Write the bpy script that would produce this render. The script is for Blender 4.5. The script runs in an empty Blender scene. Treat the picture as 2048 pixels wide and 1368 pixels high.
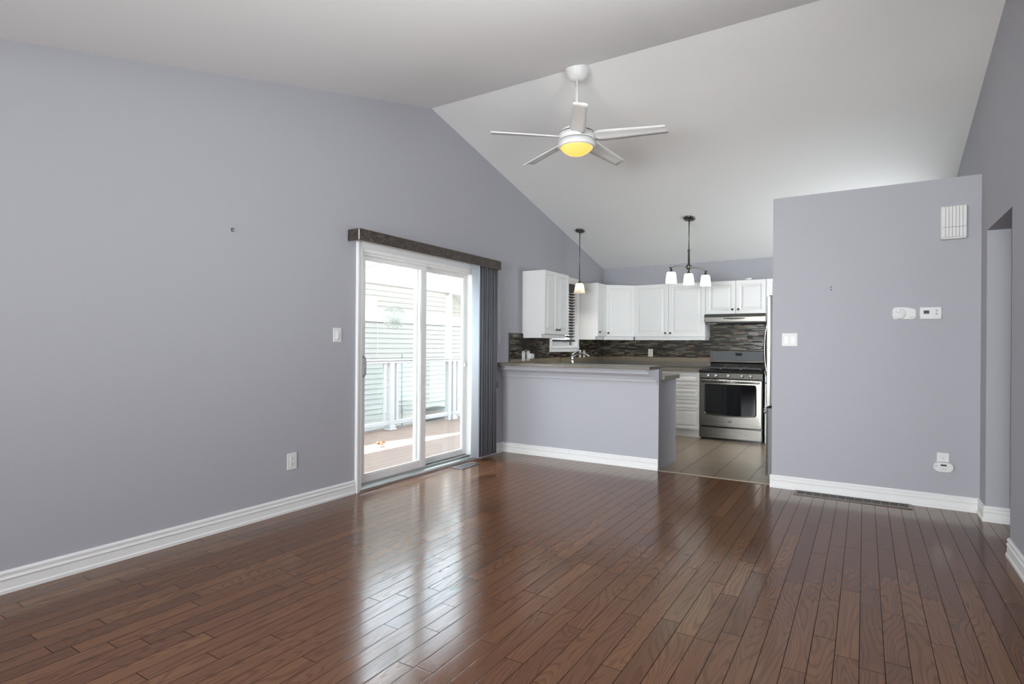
import bpy, bmesh, math, random
from math import pi, sin, cos, radians
from mathutils import Vector, Matrix

random.seed(7)
S = bpy.context.scene
COL = S.collection

# ------------------------------------------------------------------ camera
H = 1.2
F_PX, YAW, ROLL, SHIFT = 1133.4, 0.55672, 0.00704, 6.95
cd = bpy.data.cameras.new('camera')
cd.sensor_width = 36.0
cd.lens = F_PX / 2048 * 36.0
cd.shift_y = SHIFT / 2048
cd.clip_start = 0.02
cam = bpy.data.objects.new('camera', cd)
COL.objects.link(cam)
cam.matrix_world = Matrix.Translation((0, 0, H)) @ Matrix.Rotation(YAW, 4, 'Z') @ Matrix.Rotation(pi / 2, 4, 'X') @ Matrix.Rotation(ROLL, 4, 'Z')
S.camera = cam

# ------------------------------------------------------------------ world, sun, daylight, exposure
S.view_settings.view_transform = 'Standard'
S.view_settings.look = 'None'
S.view_settings.gamma = 1.0
S.view_settings.use_curve_mapping = False
S.view_settings.exposure = 0.14
S.cycles.use_denoising = True
S.cycles.denoising_prefilter = 'ACCURATE'
S.cycles.denoising_input_passes = 'RGB_ALBEDO_NORMAL'
S.cycles.max_bounces = 10
S.cycles.diffuse_bounces = 6
S.cycles.transparent_max_bounces = 12
S.cycles.sample_clamp_indirect = 6.0
S.cycles.caustics_reflective = False
S.cycles.caustics_refractive = False

W = bpy.data.worlds.new('sky')
S.world = W
W.use_nodes = True
bg = W.node_tree.nodes['Background']
bg.inputs[0].default_value = (0.85, 0.925, 1.0, 1)
bg.inputs[1].default_value = 4.4

def light(name, kind, loc, energy, color=(1, 1, 1), rot=None, **kw):
    l = bpy.data.lights.new(name, kind)
    l.energy = energy
    l.color = color
    for k, v in kw.items():
        setattr(l, k, v)
    o = bpy.data.objects.new(name, l)
    COL.objects.link(o)
    o.location = loc
    if rot is not None:
        o.rotation_euler = rot
    return o

sun_dir = Vector((1.0, 0.4, -1.6)).normalized()
sun = light('sun', 'SUN', (-12, -4, 14), 95.0, (1.0, 0.975, 0.93), angle=0.009)
sun.rotation_euler = sun_dir.to_track_quat('-Z', 'Y').to_euler()
# daylight entering by the front window behind the camera
light('front_window_daylight', 'AREA', (-1.25, -2.66, 1.32), 80, (0.95, 0.985, 1.0), rot=(pi / 2, 0, 0), shape='RECTANGLE', size=2.9, size_y=1.65, spread=radians(72))
# added fill at an unseen side window, thrown up at the vaulted ceiling
light('side_ceiling_fill', 'AREA', (0.70, 1.7, 1.30), 38, (0.95, 0.985, 1.0), rot=(0, radians(136), radians(0)), shape='RECTANGLE', size=1.3, size_y=1.4, spread=radians(112))
# daylight by an assumed kitchen side window, unseen behind the fridge
light('assumed_window_daylight', 'AREA', (0.70, 7.2, 1.55), 27, (0.95, 0.985, 1.0), rot=(0, radians(90), 0), shape='RECTANGLE', size=1.05, size_y=1.1)

# ------------------------------------------------------------------ material helpers
class NT:
    def __init__(s, name):
        s.m = bpy.data.materials.new(name)
        s.m.use_nodes = True
        s.t = s.m.node_tree
        s.t.nodes.clear()
        s.out = s.t.nodes.new('ShaderNodeOutputMaterial')
    def n(s, kind, props=None, **ins):
        nd = s.t.nodes.new('ShaderNode' + kind)
        for k, v in (props or {}).items():
            setattr(nd, k, v)
        for k, v in ins.items():
            key = int(k[1:]) if k[0] == 'i' and k[1:].isdigit() else k.replace('_', ' ')
            s.set(nd.inputs[key], v)
        return nd
    def set(s, sock, v):
        if isinstance(v, bpy.types.NodeSocket):
            s.t.links.new(v, sock)
        elif isinstance(v, bpy.types.Node):
            s.t.links.new(v.outputs[0], sock)
        else:
            if isinstance(v, tuple) and len(v) == 3 and sock.type == 'RGBA':
                v = v + (1,)
            sock.default_value = v
    def math(s, op, a, b=0.0, c=None):
        nd = s.n('Math', {'operation': op}, i0=a, i1=b)
        if c is not None:
            s.set(nd.inputs[2], c)
        return nd.outputs[0]
    def mix(s, f, a, b, mode='MIX'):
        nd = s.n('Mix', {'data_type': 'RGBA', 'blend_type': mode})
        s.set(nd.inputs[0], f); s.set(nd.inputs[6], a); s.set(nd.inputs[7], b)
        return nd.outputs[2]
    def ramp(s, f, stops, interp='LINEAR'):
        nd = s.n('ValToRGB', i0=f)
        cr = nd.color_ramp
        cr.interpolation = interp
        while len(cr.elements) < len(stops):
            cr.elements.new(0.5)
        for e, (p, c) in zip(cr.elements, stops):
            e.position = p
            e.color = tuple(c) + (1,) if len(c) == 3 else c
        return nd.outputs[0]
    def mapr(s, v, a, b, c, d, smooth=False):
        nd = s.n('MapRange', {'interpolation_type': 'SMOOTHSTEP' if smooth else 'LINEAR'}, i0=v, i1=a, i2=b, i3=c, i4=d)
        return nd.outputs[0]
    def done(s, sh):
        s.t.links.new(sh.outputs[0] if isinstance(sh, bpy.types.Node) else sh, s.out.inputs[0])
        return s.m
    def bsdf(s, color=(0.8, 0.8, 0.8), rough=0.5, metal=0.0, spec=0.5, bump=None, bump_s=0.3, bump_d=0.002, **kw):
        p = s.n('BsdfPrincipled')
        s.set(p.inputs['Base Color'], color)
        s.set(p.inputs['Roughness'], rough)
        s.set(p.inputs['Metallic'], metal)
        s.set(p.inputs['Specular IOR Level'], spec)
        for k, v in kw.items():
            s.set(p.inputs[k.replace('_', ' ')], v)
        if bump is not None:
            b = s.n('Bump', Strength=bump_s, Distance=bump_d, Height=bump)
            s.t.links.new(b.outputs[0], p.inputs['Normal'])
        return p

def srgb(r, g, b):
    f = lambda c: (c / 255) / 12.92 if c / 255 <= 0.04045 else ((c / 255 + 0.055) / 1.055) ** 2.4
    return (f(r), f(g), f(b))

def simple(name, color, rough=0.5, metal=0.0, spec=0.5, noise=None, nscale=40, bump_s=0.0, **kw):
    """plain surface with a faint procedural mottling"""
    t = NT(name)
    co = t.n('TexCoord')
    nz = t.n('TexNoise', Vector=co.outputs['Object'], Scale=nscale, Detail=3.0)
    k = 0.03 if noise is None else noise
    c = t.mix(t.mapr(nz.outputs[0], 0.3, 0.7, 0, 1), tuple(x * (1 - k) for x in color), tuple(min(1, x * (1 + k)) for x in color))
    return t.done(t.bsdf(c, rough, metal, spec, bump=nz.outputs[0] if bump_s else None, bump_s=bump_s, **kw))

M = {}
M['wall'] = simple('wall_paint_lavender_grey', (0.385, 0.384, 0.415), 0.75, spec=0.25, noise=0.015, nscale=180, bump_s=0.06)
M['ceil'] = simple('ceiling_paint_white', (0.80, 0.80, 0.79), 0.85, spec=0.2, noise=0.01, nscale=120, bump_s=0.05)
M['trim'] = simple('trim_paint_white', (0.75, 0.75, 0.74), 0.4, spec=0.3, noise=0.01)
M['vinyl'] = simple('white_vinyl', (0.82, 0.82, 0.81), 0.3, noise=0.01)
M['cab'] = simple('cabinet_white', (0.74, 0.74, 0.73), 0.38, noise=0.01)
M['plast'] = simple('white_plastic', (0.68, 0.68, 0.665), 0.45, spec=0.2, noise=0.01)
M['ivory'] = simple('ivory_plastic', (0.62, 0.60, 0.48), 0.35, noise=0.01)
M['black'] = simple('black_enamel', (0.008, 0.008, 0.009), 0.15, noise=0.0)
M['blackglass'] = simple('oven_black_glass', (0.004, 0.005, 0.006), 0.03, noise=0.0, spec=0.4)
M['panelg'] = simple('slate_touch_panel', (0.085, 0.092, 0.105), 0.25, noise=0.02)
M['blackm'] = simple('black_matte', (0.012, 0.012, 0.013), 0.5, noise=0.1)
M['iron'] = simple('cast_iron', (0.014, 0.014, 0.015), 0.45, noise=0.2, bump_s=0.1)
M['dgrey'] = simple('dark_grey', (0.06, 0.06, 0.065), 0.4)
M['mgrey'] = simple('mid_grey', (0.28, 0.28, 0.29), 0.4)
M['chrome'] = simple('chrome', (0.75, 0.76, 0.78), 0.08, 1.0, noise=0.0)
M['nickel'] = simple('brushed_nickel_dark', (0.15, 0.14, 0.12), 0.3, 1.0, noise=0.05)
M['bronze'] = simple('aged_bronze_knob', (0.09, 0.085, 0.075), 0.3, 1.0, noise=0.1)
M['fanw'] = simple('fan_white', (0.72, 0.72, 0.71), 0.3, noise=0.01)
M['vane'] = simple('blind_vane_grey', (0.20, 0.205, 0.23), 0.7, spec=0.2, noise=0.04, nscale=200)
M['slat'] = simple('blind_slat_brown', (0.030, 0.017, 0.011), 0.35, noise=0.15)
M['alum'] = simple('aluminium_sill', (0.52, 0.53, 0.52), 0.35, 0.8)
M['brass'] = simple('pale_metal_strip', (0.62, 0.58, 0.47), 0.3, 1.0)
M['vent'] = simple('floor_vent_brown', (0.075, 0.05, 0.04), 0.3, 0.3)
M['ventg'] = simple('floor_vent_pewter', (0.16, 0.155, 0.17), 0.3, 0.5)
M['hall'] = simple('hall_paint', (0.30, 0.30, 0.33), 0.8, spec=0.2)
M['gcover'] = simple('grey_cover', (0.055, 0.06, 0.063), 0.6)
M['leaf'] = simple('dry_leaf', (0.24, 0.10, 0.03), 0.7, noise=0.3)
M['ground'] = simple('gravel_ground', (0.30, 0.30, 0.27), 0.9, noise=0.4, nscale=30)
M['lcd'] = simple('lcd_dark_green', (0.012, 0.03, 0.03), 0.15, noise=0.0)
M['lens'] = simple('hood_lens', (0.35, 0.36, 0.26), 0.3)
M['cord'] = simple('cord_white', (0.6, 0.6, 0.6), 0.5)

def make_steel():
    t = NT('brushed_stainless_steel')
    co = t.n('TexCoord')
    mp = t.n('Mapping', Vector=co.outputs['Object'])
    mp.inputs['Scale'].default_value = (3, 3, 400)
    nz = t.n('TexNoise', Vector=mp, Scale=1.0, Detail=2.0)
    c = t.mix(nz.outputs[0], (0.125, 0.120, 0.108), (0.18, 0.174, 0.158))
    return t.done(t.bsdf(c, t.mapr(nz.outputs[0], 0.3, 0.7, 0.2, 0.28), 1.0))
M['steel'] = make_steel()

def make_glass(name, tint=(1, 1, 1), ior=1.45, rough=0.0):
    t = NT(name)
    f0 = ((ior - 1) / (ior + 1)) ** 2
    lw = t.n('LayerWeight', Blend=0.5)
    fr = t.math('MULTIPLY_ADD', t.math('POWER', lw.outputs[1], 5.0), (1 - f0) * 0.8, f0)
    tr = t.n('BsdfTransparent', Color=tint)
    gl = t.n('BsdfGlossy', Roughness=rough)
    mx = t.n('MixShader', i0=fr, i1=tr, i2=gl)
    return t.done(mx)
M['glass'] = make_glass('pane_glass', (0.96, 0.98, 0.97), 1.35)
M['railglass'] = make_glass('railing_glass', (0.965, 0.985, 0.98), 1.45)

def make_ornament():
    t = NT('etched_glass_disc')
    co = t.n('TexCoord')
    mp = t.n('Mapping', Vector=co.outputs['Object'])
    nz = t.n('TexNoise', Vector=mp, Scale=26.0, Detail=1.5, Distortion=2.0)
    k = t.mapr(nz.outputs[0], 0.42, 0.62, 0.30, 0.55, True)
    tr = t.n('BsdfTransparent', Color=(0.97, 0.98, 0.96))
    b = t.bsdf((0.5, 0.52, 0.49), 0.2)
    tl = t.n('BsdfTranslucent', Color=(0.58, 0.6, 0.57))
    m2 = t.n('MixShader', i0=0.6, i1=b, i2=tl)
    return t.done(t.n('MixShader', i0=k, i1=tr, i2=m2))
M['ornament'] = make_ornament()

def make_emit(name, color, strength, base=(0.8, 0.8, 0.8)):
    t = NT(name)
    p = t.bsdf(base, 0.3)
    t.set(p.inputs['Emission Color'], color)
    p.inputs['Emission Strength'].default_value = strength
    return t.done(p)
M['fanbowl'] = make_emit('amber_glass_bowl_lit', (1.0, 0.56, 0.10), 1.0, (0.35, 0.25, 0.10))
def make_shade(name, color, strength):
    t = NT(name)
    d = t.n('BsdfDiffuse', Color=color)
    tl = t.n('BsdfTranslucent', Color=color)
    mx = t.n('MixShader', i0=0.65, i1=d, i2=tl)
    em = t.n('Emission', Color=color, Strength=strength)
    return t.done(t.n('AddShader', i0=mx, i1=em))
M['shade'] = make_shade('frosted_glass_shade_lit', (0.80, 0.92, 0.86), 0.3)
M['pshade'] = make_shade('cream_glass_shade_lit', (0.86, 0.80, 0.70), 0.2)
M['bulb'] = make_emit('bulb_lit', (1.0, 0.98, 0.95), 430.0)

def make_transl(name, color, f):
    t = NT(name)
    d = t.n('BsdfDiffuse', Color=color)
    tl = t.n('BsdfTranslucent', Color=color)
    return t.done(t.n('MixShader', i0=f, i1=d, i2=tl))
M['roofpanel'] = make_transl('translucent_roof_panel', (0.78, 0.84, 0.90), 0.6)
M['vane'] = make_transl('blind_vane_grey', (0.29, 0.30, 0.33), 0.35)
M['vanelit'] = make_transl('blind_vane_lit_tone', (0.80, 0.85, 0.90), 0.55)  # daylight through the end vane put into its colour

def cells(t, u, v, L0, L1, h, seed=0.0):
    """staggered strips: returns id (0-1), 2nd id, fract u, fract v, length"""
    r = t.math('DIVIDE', v, h)
    row = t.math('FLOOR', r)
    fv = t.math('FRACT', r)
    w1 = t.n('TexWhiteNoise', {'noise_dimensions': '1D'}, W=t.math('ADD', row, seed + 0.31))
    w2 = t.n('TexWhiteNoise', {'noise_dimensions': '1D'}, W=t.math('ADD', row, seed + 57.77))
    L = t.math('MULTIPLY_ADD', w1.outputs[0], L1 - L0, L0)
    uu = t.math('ADD', t.math('DIVIDE', u, L), t.math('MULTIPLY', w2.outputs[0], 31.0))
    col = t.math('FLOOR', uu)
    fu = t.math('FRACT', uu)
    cv = t.n('CombineXYZ', X=row, Y=col, Z=seed)
    w3 = t.n('TexWhiteNoise', {'noise_dimensions': '3D'}, Vector=cv)
    sp = t.n('SeparateColor', i0=w3.outputs[1])
    return w3.outputs[0], sp.outputs[1], fu, fv, L

def make_wood():
    t = NT('dark_oak_hardwood_planks')
    co = t.n('TexCoord')
    xyz = t.n('SeparateXYZ', i0=co.outputs['Object'])
    x, y = xyz.outputs[0], xyz.outputs[1]
    w = 0.0826
    a, b, fu, fv, L = cells(t, y, t.math('ADD', x, 20.0), 0.42, 1.15, w)
    du = t.math('MULTIPLY', t.math('MINIMUM', fu, t.math('SUBTRACT', 1.0, fu)), L)
    dv = t.math('MULTIPLY', t.math('MINIMUM', fv, t.math('SUBTRACT', 1.0, fv)), w)
    d = t.math('MINIMUM', du, dv)
    gap = t.mapr(d, 0.0006, 0.0020, 0.0, 1.0, True)
    bev = t.mapr(d, 0.0, 0.004, 0.0, 1.0, True)
    # per plank grain
    gx = t.math('MULTIPLY_ADD', x, 70.0, t.math('MULTIPLY', a, 300.0))
    gy = t.math('MULTIPLY_ADD', y, 2.6, t.math('MULTIPLY', b, 90.0))
    fine = t.n('TexNoise', Vector=t.n('CombineXYZ', X=gx, Y=gy, Z=a), Scale=1.0, Detail=5.0, Roughness=0.65)
    cx = t.math('MULTIPLY_ADD', x, 8.0, t.math('MULTIPLY', a, 70.0))
    cy = t.math('MULTIPLY_ADD', y, 1.0, t.math('MULTIPLY', b, 50.0))
    big = t.n('TexNoise', Vector=t.n('CombineXYZ', X=cx, Y=cy, Z=b), Scale=1.0, Detail=1.0, Roughness=0.4, Distortion=0.25)
    rings = t.math('SINE', t.math('ADD', t.math('MULTIPLY', big.outputs[0], 150.0), t.math('MULTIPLY', fine.outputs[0], 2.5)))
    ringd = t.mapr(rings, 0.1, 1.0, 0.0, 1.0, True)
    pore = t.mapr(fine.outputs[0], 0.42, 0.66, 0.0, 1.0)
    base = t.ramp(a, [(0.0, (0.108, 0.046, 0.0205)), (0.2, (0.142, 0.062, 0.0275)), (0.8, (0.164, 0.073, 0.0310)), (1.0, (0.192, 0.090, 0.039))])
    base = t.mix(t.math('MULTIPLY', b, 0.25), base, (0.098, 0.042, 0.027))
    c = t.mix(t.math('MULTIPLY', ringd, 0.34), base, (0.050, 0.018, 0.0095))
    c = t.mix(t.math('MULTIPLY', pore, 0.22), c, (0.045, 0.016, 0.0095))
    mott = t.n('TexNoise', Vector=co.outputs['Object'], Scale=3.0, Detail=2.0)
    c = t.mix(t.mapr(mott.outputs[0], 0.60, 0.80, 0.0, 0.30), c, (0.05, 0.02, 0.012))
    c = t.mix(gap, (0.006, 0.003, 0.002), c)
    hgt = t.math('ADD', t.math('MULTIPLY', bev, 0.6), t.math('MULTIPLY', t.math('ADD', ringd, pore), -0.035))
    wav = t.n('TexNoise', Vector=co.outputs['Object'], Scale=5.0, Detail=1.0)
    hgt = t.math('ADD', hgt, t.math('MULTIPLY', wav.outputs[0], 0.35))
    rgh = t.math('ADD', t.mapr(fine.outputs[0], 0.3, 0.7, 0.12, 0.18), t.math('MULTIPLY', ringd, 0.04))
    p = t.bsdf(c, rgh, 0.0, 0.5, bump=hgt, bump_s=0.25, bump_d=0.0012)
    p.inputs['IOR'].default_value = 1.52
    t.set(p.inputs['Specular IOR Level'], t.math('MULTIPLY', gap, 0.43))
    return t.done(p)
M['wood'] = make_wood()

def make_tile():
    t = NT('brown_ceramic_floor_tile')
    co = t.n('TexCoord')
    xyz = t.n('SeparateXYZ', i0=co.outputs['Object'])
    x, y = xyz.outputs[0], xyz.outputs[1]
    w, L = 0.306, 0.64
    r = t.math('DIVIDE', t.math('ADD', x, 20.0 + 1.49 - 20.0 + w * 60), w)
    row = t.math('FLOOR', r)
    fv = t.math('FRACT', r)
    w2 = t.n('TexWhiteNoise', {'noise_dimensions': '1D'}, W=row)
    uu = t.math('ADD', t.math('DIVIDE', y, 0.325), t.math('MULTIPLY', w2.outputs[0], 3.0))
    col = t.math('FLOOR', uu)
    fu = t.math('FRACT', uu)
    wn = t.n('TexWhiteNoise', {'noise_dimensions': '2D'}, Vector=t.n('CombineXYZ', X=row, Y=col))
    dv = t.math('MULTIPLY', t.math('MINIMUM', fv, t.math('SUBTRACT', 1.0, fv)), w)
    du = t.math('MULTIPLY', t.math('MINIMUM', fu, t.math('SUBTRACT', 1.0, fu)), 0.325)
    g1 = t.mapr(dv, 0.0042, 0.0056, 0.0, 1.0)
    g2 = t.mapr(du, 0.0020, 0.0036, 0.25, 1.0)
    g = t.math('MINIMUM', g1, g2)
    st = t.n('TexNoise', Vector=t.n('CombineXYZ', X=t.math('MULTIPLY', x, 3.0), Y=t.math('MULTIPLY', y, 45.0), Z=t.math('MULTIPLY', wn.outputs[0], 40.0)), Scale=1.0, Detail=4.0)
    bl = t.n('TexNoise', Vector=co.outputs['Object'], Scale=4.0, Detail=3.0)
    c = t.mix(t.mapr(st.outputs[0], 0.3, 0.7, 0, 1), (0.19, 0.145, 0.098), (0.27, 0.215, 0.155))
    c = t.mix(t.mapr(bl.outputs[0], 0.35, 0.7, 0, 0.5), c, (0.22, 0.165, 0.105))
    c = t.mix(t.math('MULTIPLY', wn.outputs[0], 0.25), c, (0.18, 0.14, 0.10))
    c = t.mix(g, (0.012, 0.007, 0.004), c)
    return t.done(t.bsdf(c, 0.30, 0.0, 0.5, bump=t.math('ADD', g, t.math('MULTIPLY', st.outputs[0], 0.1)), bump_s=0.3, bump_d=0.002))
M['tile'] = make_tile()

def make_mosaic():
    t = NT('glass_and_stone_strip_mosaic')
    co = t.n('TexCoord')
    xyz = t.n('SeparateXYZ', i0=co.outputs['Object'])
    u = t.math('SUBTRACT', xyz.outputs[0], xyz.outputs[1])
    a, b, fu, fv, L = cells(t, u, t.math('ADD', xyz.outputs[2], 3.0), 0.06, 0.20, 0.0140, 5.0)
    c = t.ramp(a, [(0.0, (0.006, 0.004, 0.003)), (0.24, (0.022, 0.015, 0.009)), (0.44, (0.040, 0.027, 0.017)), (0.60, (0.046, 0.043, 0.026)),
                   (0.74, (0.085, 0.077, 0.052)), (0.87, (0.145, 0.138, 0.100)), (0.978, (0.26, 0.12, 0.072))], 'CONSTANT')
    dv = t.math('MULTIPLY', t.math('MINIMUM', fv, t.math('SUBTRACT', 1.0, fv)), 0.0140)
    du = t.math('MULTIPLY', t.math('MINIMUM', fu, t.math('SUBTRACT', 1.0, fu)), L)
    g = t.mapr(t.math('MINIMUM', du, dv), 0.0002, 0.0008, 0.0, 1.0)
    c = t.mix(g, (0.022, 0.017, 0.012), c)
    rg = t.mapr(b, 0.4, 0.5, 0.2, 0.5)
    return t.done(t.bsdf(c, rg, 0.0, 0.3, bump=t.math('ADD', g, t.math('MULTIPLY', b, 0.3)), bump_s=0.3, bump_d=0.002))
M['mosaic'] = make_mosaic()

def make_band():
    t = NT('tan_stone_border_tile')
    co = t.n('TexCoord')
    xyz = t.n('SeparateXYZ', i0=co.outputs['Object'])
    u = t.math('SUBTRACT', xyz.outputs[0], xyz.outputs[1])
    fr = t.math('FRACT', t.math('DIVIDE', u, 0.30))
    g = t.mapr(t.math('MINIMUM', fr, t.math('SUBTRACT', 1.0, fr)), 0.004, 0.009, 0.0, 1.0)
    nz = t.n('TexNoise', Vector=co.outputs['Object'], Scale=25.0, Detail=4.0)
    c = t.mix(nz.outputs[0], (0.15, 0.115, 0.072), (0.25, 0.20, 0.135))
    c = t.mix(g, (0.20, 0.17, 0.12), c)
    return t.done(t.bsdf(c, 0.45))
M['band'] = make_band()

def make_laminate():
    t = NT('speckled_taupe_laminate')
    co = t.n('TexCoord')
    n1 = t.n('TexNoise', Vector=co.outputs['Object'], Scale=220.0, Detail=2.0)
    n2 = t.n('TexNoise', Vector=co.outputs['Object'], Scale=18.0, Detail=4.0)
    c = t.mix(t.mapr(n1.outputs[0], 0.35, 0.65, 0, 1), (0.105, 0.096, 0.074), (0.21, 0.195, 0.16))
    c = t.mix(t.mapr(n2.outputs[0], 0.35, 0.7, 0, 0.4), c, (0.12, 0.10, 0.08))
    return t.done(t.bsdf(c, 0.28, 0.0, 0.5))
M['lam'] = make_laminate()

def make_valance():
    t = NT('carved_dark_brown_wood')
    co = t.n('TexCoord')
    mp = t.n('Mapping', Vector=co.outputs['Object'])
    mp.inputs['Scale'].default_value = (14, 9, 22)
    n1 = t.n('TexNoise', Vector=mp, Scale=1.6, Detail=5.0, Distortion=1.8)
    n2 = t.n('TexVoronoi', Vector=mp, Scale=0.75)
    c = t.ramp(n1.outputs[0], [(0.3, (0.012, 0.010, 0.009)), (0.48, (0.042, 0.030, 0.024)), (0.62, (0.075, 0.055, 0.045)), (0.75, (0.13, 0.11, 0.09))])
    k = t.mapr(n2.outputs[0], 0.05, 0.28, 0.85, 0.0, True)
    c = t.mix(k, c, (0.006, 0.005, 0.006))
    return t.done(t.bsdf(c, 0.45, bump=n1.outputs[0], bump_s=0.5, bump_d=0.006))
M['val'] = make_valance()
M['valedge'] = simple('valance_edge_bead', (0.10, 0.062, 0.032), 0.35)

def make_siding(name, a, b):
    t = NT(name)
    co = t.n('TexCoord')
    nz = t.n('TexNoise', Vector=co.outputs['Object'], Scale=1.5, Detail=3.0)
    return t.done(t.bsdf(t.mix(nz.outputs[0], a, b), 0.6, 0.0, 0.3))
M['siding'] = make_siding('cream_siding', (0.29, 0.277, 0.245), (0.32, 0.307, 0.275))
M['siding2'] = make_siding('pale_siding', (0.298, 0.292, 0.272), (0.328, 0.322, 0.302))
M['extw'] = make_siding('exterior_white', (0.50, 0.50, 0.50), (0.54, 0.54, 0.54))

def make_deck():
    t = NT('reddish_composite_decking')
    co = t.n('TexCoord')
    xyz = t.n('SeparateXYZ', i0=co.outputs['Object'])
    x, y = xyz.outputs[0], xyz.outputs[1]
    r = t.math('DIVIDE', t.math('ADD', x, 30.0), 0.14)
    fv = t.math('FRACT', r)
    wn = t.n('TexWhiteNoise', {'noise_dimensions': '1D'}, W=t.math('FLOOR', r))
    g = t.mapr(t.math('MINIMUM', fv, t.math('SUBTRACT', 1.0, fv)), 0.012, 0.03, 0.0, 1.0)
    nz = t.n('TexNoise', Vector=t.n('CombineXYZ', X=t.math('MULTIPLY', x, 60.0), Y=t.math('MULTIPLY', y, 2.0), Z=wn.outputs[0]), Scale=1.0, Detail=3.0)
    c = t.mix(nz.outputs[0], (0.135, 0.090, 0.070), (0.175, 0.123, 0.098))
    c = t.mix(t.math('MULTIPLY', wn.outputs[0], 0.3), c, (0.16, 0.103, 0.08))
    c = t.mix(g, (0.04, 0.022, 0.016), c)
    return t.done(t.bsdf(c, 0.6, 0.0, 0.3, bump=g, bump_s=0.4, bump_d=0.004))
M['deck'] = make_deck()

def make_shingle():
    t = NT('roof_shingle_grey')
    co = t.n('TexCoord')
    nz = t.n('TexNoise', Vector=co.outputs['Object'], Scale=20.0, Detail=3.0)
    return t.done(t.bsdf(t.mix(nz.outputs[0], (0.10, 0.10, 0.10), (0.22, 0.21, 0.20)), 0.9))
M['shingle'] = make_shingle()

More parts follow.
